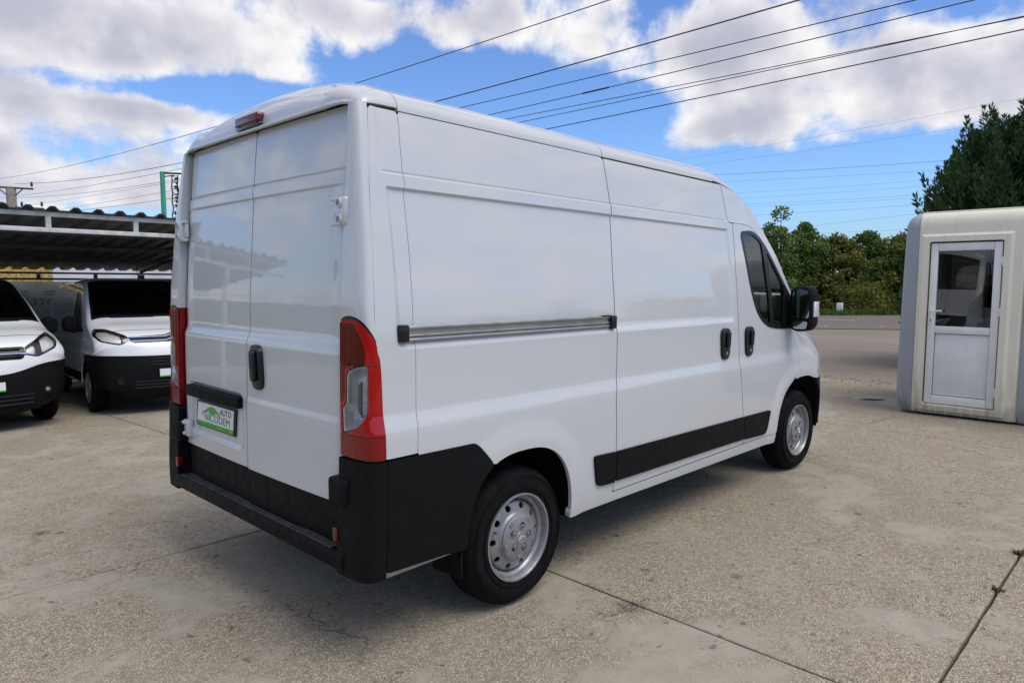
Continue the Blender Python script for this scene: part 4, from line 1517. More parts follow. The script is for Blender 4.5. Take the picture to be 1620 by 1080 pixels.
def compact_van(loc, rz, kind, label):
    v = thing('delivery_van', label, 'van', loc, 0, 'small vans parked under the carport')
    v.rotation_euler = (0, math.radians(-2.06), rz)
    tidx = lambda k: k / (len(CV) - 1)
    ts = np.linspace(0, 1, 260)
    vvv = np.concatenate([-np.linspace(1, .56, 26), np.linspace(-.55, .55, 35), np.linspace(.56, 1, 26)])
    if kind == 'chevron':
        HLp = round_poly([(.950, 1.06), (.915, 1.145), (.80, 1.145), (.61, 1.055), (.555, .985), (.70, .930), (.90, .980)], .03)
    else:
        HLp = round_poly([(.90, 1.06), (.84, 1.15), (.70, 1.10), (.50, .985), (.47, .90), (.62, .86), (.84, .955)], .03)
    fhl = sdf(HLp)
    if kind == 'chevron':
        GRp = round_poly([(-.54, .955), (.54, .955), (.57, 1.035), (.14, 1.050), (0, 1.095), (-.14, 1.050), (-.57, 1.035)], .01)
    else:
        GRp = round_poly([(-.47, .845), (.47, .845), (.50, .99), (-.50, .99)], .04)
    fgr = sdf(GRp)

    def c_hl(p):
        return np.where(p[..., 0] > -.75, fhl(np.abs(p[..., 1]), p[..., 2]), -1)

    def c_gr(p):
        return np.where(p[..., 0] > -.5, fgr(p[..., 1], p[..., 2]), -1)

    def c_bump(p):
        y = np.abs(p[..., 1])
        zt = .775 + .03 * y ** 2 + (.0 if kind == 'chevron' else -.10 * np.exp(-(y / .55) ** 4))
        return np.where(p[..., 0] > -1.0, zt - p[..., 2], -1)
    tw0, tw1 = tidx(9.15), tidx(11.9)

    def c_ws(u, w):
        return np.minimum(np.minimum(u - tw0, tw1 - u) * 6.0, (.80 - np.abs(w)))
    body = panel('body_shell', shell_map, ts, vvv, VW, v, lambda u, w, p: np.minimum(np.minimum(-c_hl(p), -c_gr(p)), np.minimum(-c_bump(p), -c_ws(u, w))), (.2, 0, 1), gap=.002)
    panel('front_bumper', shell_map, ts[ts < .35], vvv, PLASTIC, v, lambda u, w, p: c_bump(p), (1, 0, 0), off=.006, thick=.03)
    ws = panel('windscreen', shell_map, ts[(ts > tw0 - .03) & (ts < tw1 + .03)], vvv, VGLASS, v, lambda u, w, p: c_ws(u, w), (.7, 0, .7), gap=.004, thick=0)
    panel('windscreen_seal', shell_map, np.linspace(tw0 - .01, tw1 + .01, 90), vvv, PLASTIC_S, ws, lambda u, w, p: np.minimum(c_ws(u, w) + .004, .045 - c_ws(u, w)), (.7, 0, .7), off=.002, thick=.004)
    panel('grille', shell_map, ts[ts < .45], vvv, PLASTIC_S, v, lambda u, w, p: c_gr(p), (1, 0, 0), off=-.012, thick=0)
    for s in (-1, 1):
        vs = vvv[vvv * s > .3]
        hl = panel('headlight', shell_map, np.linspace(.1, .6, 150), np.linspace(.3, 1, 70) * s, REFLECTOR, v, lambda u, w, p: c_hl(p), (1, s, 0), off=-.03, thick=0)
        panel('headlight_surround', shell_map, np.linspace(.1, .6, 150), np.linspace(.3, 1, 70) * s, LAMP_BLACK, hl, lambda u, w, p: np.minimum(c_hl(p), np.maximum(.022 - c_hl(p), np.abs(np.abs(p[..., 1]) - .64) * -1 + .035)), (1, s, 0), off=-.008, thick=.02)
        panel('headlight_glass', shell_map, np.linspace(.1, .6, 110), np.linspace(.3, 1, 50) * s, GLASS_C, hl, lambda u, w, p: c_hl(p), (1, s, 0), gap=.001, off=.002, thick=0)
    # chrome bars follow the nose
    def on_nose(y, z):
        T = np.linspace(.05, .5, 300)
        best = None
        Vc = np.linspace(0, 1, 120)
        A, B = np.meshgrid(T, Vc, indexing='ij')
        if not hasattr(on_nose, 'P'):
            on_nose.P = shell_map(A, B)
        P = on_nose.P
        k = np.argmin((P[..., 1] - abs(y)) ** 2 + (P[..., 2] - z) ** 2)
        q = P.reshape(-1, 3)[k]
        return (q[0] + .004, y, z)
    if kind == 'chevron':
        for dz in (0, -.052):
            pts = [on_nose(y, (1.028 if abs(y) > .14 else 1.028 + .045 * (1 - abs(y) / .14)) + dz) for y in np.linspace(-.57, .57, 41)]
            tube('chrome_bar', pts, .013, CHROME, v, 6)
    else:
        pts = [on_nose(y, .915) for y in np.linspace(-.50, .50, 25)]
        tube('chrome_bar', pts, .012, CHROME, v, 6)
        lathe = [(.0, .0)]
        for z in (.965, .875):
            tube('grille_slat', [on_nose(y, z) for y in np.linspace(-.45, .45, 19)], .008, PLASTIC, v, 6)
    for z in ((.36, .40, .44) if kind == 'chevron' else (.33, .38, .43)):
        tube('bumper_slat', [on_nose(y, z) for y in np.linspace(-.55, .55, 19)], .012, PLASTIC_S, v, 6)
    if kind == 'chevron':
        for z in (.66, .70, .74):
            tube('bumper_slat', [on_nose(y, z) for y in np.linspace(-.36, .36, 19)], .010, PLASTIC_S, v, 6)
    for s in (-1, 1):
        q = on_nose(s * .70, .47 if kind != 'chevron' else .46)
        bm = bmesh.new()
        bm_tube(bm, [(q[0] - .06, q[1], q[2]), (q[0] + .012, q[1], q[2])], .052, 16)
        obj('fog_lamp', bm_mesh('fog_lamp', bm, 40), PLASTIC_S, v)
        if kind != 'chevron':
            bm = bmesh.new()
            bm_tube(bm, [(q[0] - .03, q[1], q[2]), (q[0] + .018, q[1], q[2])], .024, 14)
            obj('fog_lens', bm_mesh('fog_lens', bm, 40), GREYPLASTIC, v)
    # number plate
    px = on_nose(0, .53)[0]
    pl = group_part('number_plate', v)
    box('plate_sheet', (px + .012, 0, .545), (.012, .52, .105), WHITE_M, pl)
    box('green_band', (px + .0125, 0, .500), (.013, .52, .018), GREEN_M, pl)
    prism('car_emblem', [(-.12, .545), (-.09, .57), (-.03, .582), (.03, .575), (.08, .552), (.06, .548), (-.06, .548)], 'x', px + .018, px + .0195, GREEN_M, pl)
    # sides: fender, door, cargo side
    pf = [tuple(q) for q in _E]
    fp = sdf(pf)
    for s in (-1, 1):
        f = cside_map(s)
        doorp = sdf(round_poly([(-1.18, .36), (-1.22, 1.20), (-1.75, 1.66), (-2.05, 1.74), (-2.22, 1.74), (-2.24, .36)], [.05, .04, .1, .06, .03, .04]))
        winp = sdf(round_poly([(-1.34, 1.20), (-1.76, 1.60), (-2.02, 1.68), (-2.16, 1.68), (-2.17, 1.16), (-1.40, 1.13)], .04))
        slip = sdf(round_poly([(-2.26, .36), (-2.26, 1.73), (-3.35, 1.73), (-3.36, .36)], .03))
        arch = lambda x, z: np.maximum(.385 - np.hypot(x + .90, z - .34), .385 - np.hypot(x + 4.175, z - .34))
        xs, zs = lines(-5, -.2, .03), lines(.2, 1.86, .03, (1.0, .83, 1.17), .01, .03)
        panel('side_panel', f, xs, zs, VW, v, lambda u, w, p: np.minimum(np.minimum(np.minimum(fp(u, w), -arch(u, w)), np.minimum(-doorp(u, w) , -slip(u, w))), np.where((u > -1.0) & (w < .80), -1, 1)), (0, s, 0), gap=.003)
        dr = panel('front_door', f, xs, zs, VW, v, lambda u, w, p: np.minimum(np.minimum(doorp(u, w), -winp(u, w)), -arch(u, w)), (0, s, 0), gap=.003)
        sd = panel('sliding_door', f, xs, zs, VW, v, lambda u, w, p: slip(u, w), (0, s, 0), gap=.003)
        panel('door_glass', f, xs, zs, VGLASS, dr, lambda u, w, p: winp(u, w), (0, s, 0), off=-.004, thick=0)
        panel('window_seal', f, xs, zs, PLASTIC_S, dr, lambda u, w, p: np.minimum(winp(u, w) + .004, .028 - winp(u, w)), (0, s, 0), off=.003, thick=.006)
        rub = sdf(round_poly([(-1.32, .40), (-3.7, .40), (-3.7, .52), (-1.32, .52)], .02))
        panel('rub_strip', f, xs, lines(.36, .56, .02), PLASTIC, v, lambda u, w, p: rub(u, w), (0, s, 0), off=.014, thick=.02)
        panel('bumper_end', f, lines(-.95, -.3, .02), lines(.2, .82, .02), PLASTIC, v, lambda u, w, p: np.minimum(np.minimum(fp(u, w), -arch(u, w)), np.minimum(u + .95, .795 - w)), (0, s, 0), off=.006, thick=.02)
        for hx, par in ((-2.10, dr), (-2.42, sd)):
            yb = s * float(f(np.array(hx), np.array(1.02))[1])
            box('door_handle', (hx, yb + s * .016, 1.02), (.17, .03, .035), PLASTIC_S, par, .01)
        for wx in (-.90, -4.175):
            make_wheel(v, wx, s * .86, .335, s, R=.335, W=.205, rim=.205, detail=False)
            V, F = [], []
            for k in range(17):
                t = math.pi * k / 16
                for y in (s * .95, s * .55):
                    V.append((wx + .39 * math.cos(t), y, .34 + .39 * math.sin(t)))
            F = [(2 * k, 2 * k + 1, 2 * k + 3, 2 * k + 2) for k in range(16)]
            obj('wheel_housing', mesh('wheel_housing', V, F, True), DARK, v)
        mr = prism('door_mirror', round_poly([(s * .98, 1.10), (s * .99, 1.28), (s * 1.06, 1.325), (s * 1.15, 1.31), (s * 1.185, 1.24), (s * 1.17, 1.12), (s * 1.06, 1.085)], .04), 'x', -1.36, -1.22, PLASTIC, v, .035, 4)
        box('mirror_arm', (-1.30, s * .96, 1.125), (.07, .10, .05), PLASTIC, mr, .012)
        box('wiper', (-.90, s * .38, 1.292), (.02, .55, .012), PLASTIC_S, v, rot=None)
    tube('aerial', [(-1.92, -.05, 1.868), (-2.02, -.05, 1.95), (-2.10, -.05, 2.10)], .006, PLASTIC_S, v, 6)
    box('inner_bulkhead', (-2.3, 0, 1.0), (.03, 1.6, 1.5), DARK, v)
    box('dashboard', (-1.15, 0, 1.05), (.5, 1.6, .2), DARK, v, .05)
    for y in (-.42, .42):
        box('seat', (-1.95, y, 1.05), (.16, .48, .7), SEAT, v, .05)
    box('underbody', (-2.5, 0, .33), (4.6, 1.3, .2), DARK, v)
    hood_l = [tuple(shell_map(np.array(tidx(7.45)), np.array(y)) + np.array([0.0, 0, .002])) for y in np.linspace(-.72, .72, 25)]
    tube('hood_seam', hood_l, .003, DARK, v, 6)
    return v


compact_van((2.27, 6.50, -.192), math.atan2(-.994, -.11), 'chevron', 'white delivery van with double chrome chevron bars, half hidden behind the big van')
compact_van((.035, 6.40, -.188), math.atan2(-.999, .05), 'bar', 'white delivery van at the left edge with single chrome grille bar')

# ================================================================== CARPORT
STEEL_L = plain('carport_paint', (0.66, 0.66, 0.63), 0.55, var=0.25, scale=7)
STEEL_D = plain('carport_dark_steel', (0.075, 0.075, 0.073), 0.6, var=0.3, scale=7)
ROOFM = plain('carport_sheet', (0.115, 0.118, 0.108), 0.55, metal=0.2, var=0.35, scale=2.5)
carport = thing('carport', 'low carport with corrugated dark sheet roof and pale front beams', 'carport', (2.0, 6.2, float(zg(6.2))))
cz0 = float(zg(6.2))


def LP(x, y, z):
    return (x - 2.0, y - 6.2, z - cz0)


def zroof(y):
    return 2.445 + (1.785 - 2.445) * (y - 6.85) / 5.45


V, F = [], []
prof = [(0, 0), (.038, 0), (.081, .047), (.135, .047), (.179, 0), (.255, 0)]
xx = []
x = -4.0
while x < 7.0:
    for dx, dz in prof[:-1]:
        xx.append((x + dx, dz))
    x += .255
for (x, dz) in xx:
    for y in (6.87, 12.3):
        V.append(LP(x, y, zroof(y) + dz))
for i in range(len(xx) - 1):
    F.append((2 * i, 2 * i + 2, 2 * i + 3, 2 * i + 1))
n0 = len(V)
V += [(a, b, c + .004) for a, b, c in V]
F += [(n0 + a, n0 + d, n0 + c, n0 + b) for a, b, c, d in F]
for i in range(len(xx) - 1):
    F.append((2 * i, 2 * i + 2, n0 + 2 * i + 2, n0 + 2 * i))
    F.append((2 * i + 1, 2 * i + 3, n0 + 2 * i + 3, n0 + 2 * i + 1))
obj('roof_sheet', mesh('roof_sheet', V, F), ROOFM, carport)
a, b, c = LP(1.5, 7.0, 2.400)
box('front_top_chord', (a, b, c), (11.0, .05, .055), STEEL_L, carport, .004)
a, b, c = LP(1.5, 7.0, 2.206)
box('front_bottom_chord', (a, b, c), (11.0, .05, .055), STEEL_L, carport, .004)
for k in range(-6, 7):
    a, b, c = LP(.925 + 1.01 * k, 7.0, 2.303)
    if abs(a) < 5.9:
        box('chord_strut', (a, b, c), (.058, .046, .136), STEEL_L, carport)
for y in (8.2, 9.5, 10.8):
    a, b, c = LP(1.5, y, zroof(y) - .035)
    box('purlin', (a, b, c), (11.0, .05, .06), STEEL_D, carport)
a, b, c = LP(1.5, 12.0, 1.722)
box('rear_top_beam', (a, b, c), (11.0, .05, .035), STEEL_D, carport)
a, b, c = LP(1.5, 12.0, 1.610)
box('rear_bottom_beam', (a, b, c), (11.0, .05, .038), STEEL_D, carport)
for x in (1.86, 2.80, .92, -.02, 4.7):
    a, b, c = LP(x, 12.0, 1.665)
    box('rear_strut', (a, b, c), (.06, .046, .075), STEEL_D, carport)
for x, y, t in ((-2.6, 7.0, 2.18), (6.3, 7.0, 2.18), (-2.6, 12.0, 1.59), (3.62, 12.0, 1.70), (6.3, 12.0, 1.59)):
    a, b, c = LP(x, y, t)
    zb = float(zg(y)) - cz0 - .02
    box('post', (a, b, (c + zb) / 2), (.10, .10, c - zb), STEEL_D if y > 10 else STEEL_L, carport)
for x in (-2.6, 6.3, 3.62):
    tube('rafter', [LP(x, 7.03, zroof(7.03) - .06), LP(x, 12.0, zroof(12.0) - .06)], .03, STEEL_D, carport, 6)

# things behind the carport
WALLM = plain('rear_wall_white', (0.66, 0.67, 0.68), 0.7, var=0.12, scale=2)
OSB = plain('osb', (0.52, 0.33, 0.09), 0.8, var=0.55, scale=26)
BANM = plain('banner_vinyl', (0.34, 0.345, 0.34), 0.45, var=0.15, scale=3)
w = box('rear_wall', (3.2, 14.0, .72), (9.0, .12, 2.35), WALLM)
tag(w, 'plain white wall behind the carport', 'wall')
w = box('board_panel', (1.35, 13.3, 1.10), (2.06, .03, 1.5), OSB)
tag(w, 'golden yellow pressed-wood board above the banner', 'board')


def banner_map(x, z):
    x, z = np.broadcast_arrays(np.asarray(x, float), np.asarray(z, float))
    return np.stack([x, 12.5 + .018 * np.sin(x * 6) + .012 * np.sin(z * 9 + x * 4) + .02 * np.sin(x * 2.3 + z), z], -1)


ban = thing('banner', 'pale vinyl banner with AUTO lettering hung behind the two small vans', 'banner', (0, 0, 0))
panel('banner_sheet', banner_map, lines(-1.2, 4.5, .05), lines(-.38, 1.565, .05), BANM, ban, None, (0, -1, 0), thick=.003)
BTX = plain('banner_text', (0.17, 0.20, 0.19), 0.6)
text('lettering', 'AUTO', .20, (1.92, 12.445, 1.17), (1, 0, 0), (0, 0, 1), BTX, ban, sx=1.25)
for k, (x0, x1, z) in enumerate(((1.55, 1.78, 1.375), (1.55, 1.74, 1.32), (2.02, 2.32, 1.375), (2.02, 2.30, 1.32))):
    box('small_print', ((x0 + x1) / 2, 12.447, z), (x1 - x0, .004, .022), BTX, ban)
for k in range(2):
    tube('banner_rope', [(2.36, 12.44, 1.56), (2.37, 12.43, 1.2), (2.36, 12.44, .9)], .008, BTX, ban, 6) if k == 0 else None

# ================================================================== GREEN POLE WITH SIGN FRAME
GREENP = plain('green_pole_paint', (0.05, 0.36, 0.22), 0.45, var=0.12, scale=3)
gp = thing('sign_pole', 'bright green steel pole with a black tattered sign frame', 'pole', (8.63, 24.45, float(zg(24.45)) - .1))
g0 = gp.location
tube('pole', [(0, 0, 0), (-.01, .06, 5.68 - g0.z)], [.10, .085], GREENP, gp, 16)
FRM = plain('frame_black', (0.03, 0.03, 0.03), 0.6)
tube('frame_arm', [(.05, 0, 5.63 - g0.z), (.95, -.8, 5.60 - g0.z)], .035, FRM, gp, 6)
tube('frame_arm', [(.05, 0, 5.50 - g0.z), (.30, -.25, 5.55 - g0.z)], .02, FRM, gp, 6)
r = np.random.default_rng(4)
for k in range(2):
    ox = .22 + .16 * k
    pts = [(ox + .02 * math.sin(i * 1.3 + k), -.22 - .14 * k + .02 * math.cos(i), 5.55 - i * .115 - g0.z) for i in range(15)]
    tube('frame_upright', pts, .022, FRM, gp, 6)
for i in range(13):
    z = 5.5 - i * .115 - g0.z
    d = .115 if i % 2 else -.02
    tube('lattice_bar', [(.22, -.22, z), (.38, -.36, z - d)], .014, FRM, gp, 5)
for i in range(10):
    z = 5.45 - i * .14 - g0.z
    a = r.uniform(.05, .14)
    x0 = r.uniform(.2, .36)
    V = [(x0, -.3, z), (x0 + a, -.34, z + r.uniform(-.03, .05)), (x0 + a * .8, -.33, z - r.uniform(.08, .16)), (x0 + .01, -.29, z - r.uniform(.05, .12))]
    obj('torn_scrap', mesh('torn_scrap', V + [(p[0], p[1] + .006, p[2]) for p in V], [(0, 1, 2, 3), (7, 6, 5, 4), (0, 4, 5, 1), (1, 5, 6, 2), (2, 6, 7, 3), (3, 7, 4, 0)]), FRM, gp)

# ================================================================== POWER LINE
POLEM = plain('pole_concrete', (0.27, 0.24, 0.20), 0.9, var=0.25, scale=3)
IRON = plain('crossarm_iron', (0.055, 0.055, 0.06), 0.7)
pp = thing('utility_pole', 'concrete utility pole with two crossarms and insulators beyond the carport', 'utility pole', (13.5, 75.0, float(zg(75)) - .1))
b0 = pp.location
box('pole_shaft', (0, 0, 5.38), (.72, .60, 10.75), POLEM, pp, .05)
ad = Vector((.69, -.725, 0))
for zc, hw, nm in ((10.75, 2.05, 3), (8.95, 2.95, 4)):
    tube('crossarm', [ad * -hw + Vector((0, 0, zc + .05 + .06 * hw)), ad * hw + Vector((0, 0, zc - .05 - .0 * hw))], .085, IRON, pp, 6)
    for s in (-1, 1):
        tube('arm_brace', [ad * s * .25 + Vector((0, 0, zc - .75)), ad * s * hw * .55 + Vector((0, 0, zc - .02))], .05, IRON, pp, 6)
    for s in np.linspace(-.94, .94, nm if nm == 4 else 2):
        q = ad * s * hw + Vector((0, 0, zc + .15))
        tube('insulator', [q, q + Vector((0, 0, .22)), q + Vector((0, 0, .25)), q + Vector((0, 0, .42))], [.06, .13, .07, .11], IRON, pp, 8)
WIREM = plain('wire_black', (0.03, 0.03, 0.032), 0.6)
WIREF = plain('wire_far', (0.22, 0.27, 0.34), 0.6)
WR = [(10.9, [5.8, 15.7, 27.6, 40.6, 64.9], [7.51, 7.54, 7.83, 8.34, 9.69], .011, 'thin black wire nearest the yard, leftmost where the wires leave the top'),
      (13.75, [3.0, 7.9, 14.7, 34.8, 68.5], [7.58, 7.43, 7.52, 7.93, 9.97], .016, 'thick black wire, second from the left along the top edge'),
      (15.2, [1.4, 6.1, 14.6, 38.5, 42.9, 80.6], [7.56, 7.5, 7.46, 8.29, 8.35, 10.05], .012, 'black wire, third from the left along the top edge'),
      (16.25, [.3, 4.9, 10.5, 14.6, 41.2, 88.9], [7.56, 7.5, 7.49, 7.49, 8.03, 10.62], .012, 'black wire with a short thick splice sleeve over the van'),
      (17.7, [-.4, 5.6, 14.7, 51.2, 81.1], [7.54, 7.47, 7.53, 8.74, 9.61], .011, 'upper wire of the close pair reaching the right edge'),
      (17.95, [-.4, 5.7, 14.9, 46.6, 73.2], [7.55, 7.48, 7.53, 8.0, 8.61], .011, 'lower wire of the close pair reaching the right edge'),
      (19.1, [-.3, 6.2, 14.7, 49.7, 81.2], [7.55, 7.5, 7.44, 7.79, 8.83], .015, 'lowest of the black wires over the van')]
for i, (x, ys, zs, r_, lab) in enumerate(WR):
    co = np.polyfit(ys, zs, 2)
    yy = np.linspace(-14, max(ys) + 6, 40)
    o = thing('power_line', lab, 'wire', (x, -14, float(np.polyval(co, -14))), 0, 'overhead wires')
    tube('wire', [(0, y + 14, float(np.polyval(co, y) - np.polyval(co, -14))) for y in yy], r_, WIREM, o, 6)
    if i == 3:
        tube('splice_sleeve', [(0, y + 14, float(np.polyval(co, y) - np.polyval(co, -14))) for y in np.linspace(9.6, 10.6, 5)], .026, WIREM, o, 8)
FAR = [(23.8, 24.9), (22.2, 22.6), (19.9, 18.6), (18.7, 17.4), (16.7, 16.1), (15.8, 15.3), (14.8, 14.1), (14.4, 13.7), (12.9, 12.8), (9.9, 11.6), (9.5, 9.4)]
ords = ['topmost', 'second', 'third', 'fourth', 'fifth', 'sixth', 'seventh', 'eighth', 'ninth', 'tenth', 'lowest']
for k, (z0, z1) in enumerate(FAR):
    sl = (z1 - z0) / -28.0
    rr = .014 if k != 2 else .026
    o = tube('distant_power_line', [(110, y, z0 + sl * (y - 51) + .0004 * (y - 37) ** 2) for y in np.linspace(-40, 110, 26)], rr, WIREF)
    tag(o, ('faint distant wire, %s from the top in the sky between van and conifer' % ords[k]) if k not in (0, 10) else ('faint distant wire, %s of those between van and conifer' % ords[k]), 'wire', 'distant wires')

# ================================================================== BOOTH
def stained(name, col, dirt, z1, rough):
    m, nt, b = base_mat(name)
    tc = nt.n.new('ShaderNodeTexCoord').outputs['Object']
    sp = nt.n.new('ShaderNodeSeparateXYZ')
    nt.l.new(tc, sp.inputs[0])
    low = nt.remap(sp.outputs[2], 0.0, z1, 1.0, 0.0)
    st = nt.noise(nt.vmath('MULTIPLY', tc, (3.0, 6.0, 0.8)), 2.2, 6, 0.65)
    run = nt.noise(nt.vmath('MULTIPLY', tc, (6.0, 14.0, 0.5)), 2.0, 4, 0.6)
    f = nt.math('ADD', nt.math('MULTIPLY', low, nt.remap(st, 0.35, 0.68)), nt.math('MULTIPLY', nt.remap(run, 0.58, 0.74), 0.35), clamp=True)
    c = nt.mix(nt.math('MULTIPLY', f, 0.62), (*col, 1), (*dirt, 1))
    c = nt.mix(nt.math('MULTIPLY', nt.remap(nt.noise(tc, 3.0, 5, 0.6), 0.3, 0.7), 0.14), c, (col[0] * 0.7, col[1] * 0.7, col[2] * 0.68, 1))
    nt.l.new(c, b.inputs['Base Color'])
    b.inputs['Roughness'].default_value = rough
    return m


CREAM = stained('booth_cream', (0.80, 0.75, 0.61), (0.26, 0.20, 0.11), 0.75, 0.45)
GREYB = stained('booth_grey', (0.34, 0.36, 0.395), (0.15, 0.13, 0.10), 0.6, 0.5)
PVC = plain('white_pvc', (0.80, 0.79, 0.76), 0.35, var=0.06, scale=4)
DIRT = plain('gasket', (0.06, 0.055, 0.05), 0.8)
BX = 8.03
booth = thing('guard_booth', 'small cream and grey fibreglass booth with a half-glazed white door', 'booth', (BX, -1.5, 0))


def bt(z):
    """inward lean and top / bottom rounding of the booth shell"""
    z = np.asarray(z, float)
    t = .035 * np.clip(z / 2.4, 0, 1) ** 2
    k = np.clip((z - 2.25) / .165, 0, 1)
    t = t + .15 * (1 - np.sqrt(np.clip(1 - k * k, 0, 1)))
    k = np.clip((.22 - z) / .22, 0, 1)
    return t + .07 * k * k


DOOR = (-1.818, -1.085, .135, 2.07)      # y0, y1, z0, z1


def face_map(y, z):
    y, z = np.broadcast_arrays(np.asarray(y, float), np.asarray(z, float))
    x = bt(z) * .8
    d = np.maximum(np.maximum(DOOR[0] - y, y - DOOR[1]), np.maximum(DOOR[2] - z, z - DOOR[3]))
    x = x - .028 * sstep(.095, .065, d) if False else x - .028 * (1 - sstep(.06, .095, d))
    e = np.minimum(y + 2.02, -.955 - y)
    x = x + .03 * (1 - sstep(0, .03, e))
    return np.stack([x - .012, y + 1.5, z], -1)


fdr = sdf(round_poly([(DOOR[0], DOOR[2]), (DOOR[1], DOOR[2]), (DOOR[1], DOOR[3]), (DOOR[0], DOOR[3])], .02))
panel('door_surround', face_map, lines(-2.02, -.955, .03, (DOOR[0] - .08, DOOR[1] + .08, -2.005, -.97), .006, .03), lines(.03, 2.414, .03, (DOOR[2] - .08, DOOR[3] + .08, 2.36), .006, .04), CREAM, booth,
      lambda u, v, p: -fdr(u, v), (-1, 0, 0), thick=.12)


def shell_plan(s_, z):
    """plan outline from the left of the door round the left end and back"""
    s_, z = np.broadcast_arrays(np.asarray(s_, float), np.asarray(z, float))
    R = .17
    L1, L2 = .02, .02 + R * math.pi / 2
    a = np.clip((s_ - L1) / R, 0, math.pi / 2)
    x = R * (1 - np.cos(a)) + np.clip(s_ - L2, 0, None)
    y = -.955 + np.clip(s_, None, L1) + R * np.sin(a)
    nx, ny = -np.cos(a), np.sin(a)
    t = bt(z)
    return np.stack([x - nx * t, y + 1.5 - ny * t, z], -1)


panel('grey_end_shell', shell_plan, np.concatenate([np.linspace(-.01, .35, 24), np.linspace(.4, 2.2, 10)]), lines(.02, 2.4149, .04, (2.36, .1), .01, .05), GREYB, booth, None, (-.5, .8, 0), thick=.05)


def shell_right(y, z):
    y, z = np.broadcast_arrays(np.asarray(y, float), np.asarray(z, float))
    return np.stack([bt(z) * .9, y + 1.5, z], -1)


panel('grey_front_shell', shell_right, lines(-3.6, -2.03, .1), lines(.02, 2.4149, .04, (2.36, .1), .01, .05), GREYB, booth, None, (-1, 0, 0), thick=.05)
prism('roof_lid', round_poly([(.12, -2.0), (.12, .50), (.24, .62), (2.15, .62), (2.15, -2.0)], .06), 'z', 2.405, 2.432, CREAM, booth, .01)
box('booth_core', (1.15, -.75, 1.2), (1.9, 2.6, 2.36), plain('booth_inner', (0.10, 0.10, 0.095), 0.9), booth) if False else None
box('back_wall', (2.1, -.75, 1.2), (.04, 2.7, 2.36), CREAM, booth)
box('floor_pan', (1.1, -.75, .06), (2.0, 2.5, .06), DARK, booth)
box('inner_window', (2.07, -.35, 1.55), (.03, 1.0, .9), DARK, booth)
box('inner_window_frame', (2.065, -.35, 1.07), (.05, 1.1, .07), PVC, booth)
prism('inner_seat', round_poly([(-.30, .75), (-.32, 1.55), (-.52, 1.62), (-.66, 1.5), (-.66, .75)], .08), 'x', 1.1, 1.25, DARK, booth, .03)
dr = group_part('door', booth)
dx = .012
y0, y1, z0, z1 = DOOR[0] + .004 + 1.5, DOOR[1] - .004 + 1.5, DOOR[2] + .004, DOOR[3] - .004
fw_ = .075
box('gasket_frame', (dx + .045, (y0 + y1) / 2, (z0 + z1) / 2), (.02, y1 - y0 + .02, .0) if False else (.012, .012, z1 - z0), DIRT, dr) if False else None
for nm, c, s_ in (('stile', (dx + .02, y0 + fw_ / 2 + .012, (z0 + z1) / 2), (.055, fw_, z1 - z0 - .03)), ('stile', (dx + .02, y1 - fw_ / 2 - .012, (z0 + z1) / 2), (.055, fw_, z1 - z0 - .03)),
                  ('top_rail', (dx + .021, (y0 + y1) / 2, z1 - .06), (.053, y1 - y0 - 2 * fw_ - .028, .09)), ('bottom_rail', (dx + .021, (y0 + y1) / 2, z0 + .062), (.053, y1 - y0 - 2 * fw_ - .028, .095)),
                  ('middle_rail', (dx + .021, (y0 + y1) / 2, 1.035), (.053, y1 - y0 - 2 * fw_ - .028, .085))):
    box(nm, c, s_, PVC, dr, .006)
yy0, yy1 = y0 + fw_ + .014, y1 - fw_ - .014
box('lower_panel', (dx + .034, (yy0 + yy1) / 2, (z0 + .112 + .99) / 2), (.02, yy1 - yy0 - .008, .99 - z0 - .122), PVC, dr, .004)
box('panel_gasket', (dx + .045, (yy0 + yy1) / 2, (z0 + .11 + .99) / 2), (.01, yy1 - yy0, .99 - z0 - .112), DIRT, dr)
for c, s_ in (((dx + .05, (y0 + y1) / 2, z1 - .004), (.01, y1 - y0, .014)), ((dx + .05, y0 + .004, (z0 + z1) / 2), (.01, .014, z1 - z0)), ((dx + .05, y1 - .004, (z0 + z1) / 2), (.01, .014, z1 - z0))):
    box('door_gap', c, s_, DIRT, dr)
box('glass_pane', (dx + .03, (yy0 + yy1) / 2, (1.08 + z1 - .105) / 2), (.006, yy1 - yy0 + .004, z1 - .105 - 1.08), glass('booth_glass', (0.42, 0.44, 0.42), 2.2), dr)
hz = 1.255
lk = box('lock_plate', (dx - .012, y1 - .045, hz - .06), (.012, .032, .21), PVC, dr, .004)
tube('lever', [(dx - .012, y1 - .045, hz), (dx - .05, y1 - .045, hz), (dx - .052, y1 - .06, hz), (dx - .052, y1 - .165, hz + .004)], .010, PVC, dr, 8)
box('keyhole', (dx - .019, y1 - .045, hz - .11), (.004, .010, .028), DIRT, dr)
for z in (1.83, 1.26, .34):
    box('hinge', (dx - .012, y0 + .008, z), (.03, .03, .085), PVC, dr, .006)
    box('hinge_pin', (dx - .026, y0 + .0, z), (.014, .012, .11), PVC, dr, .004)

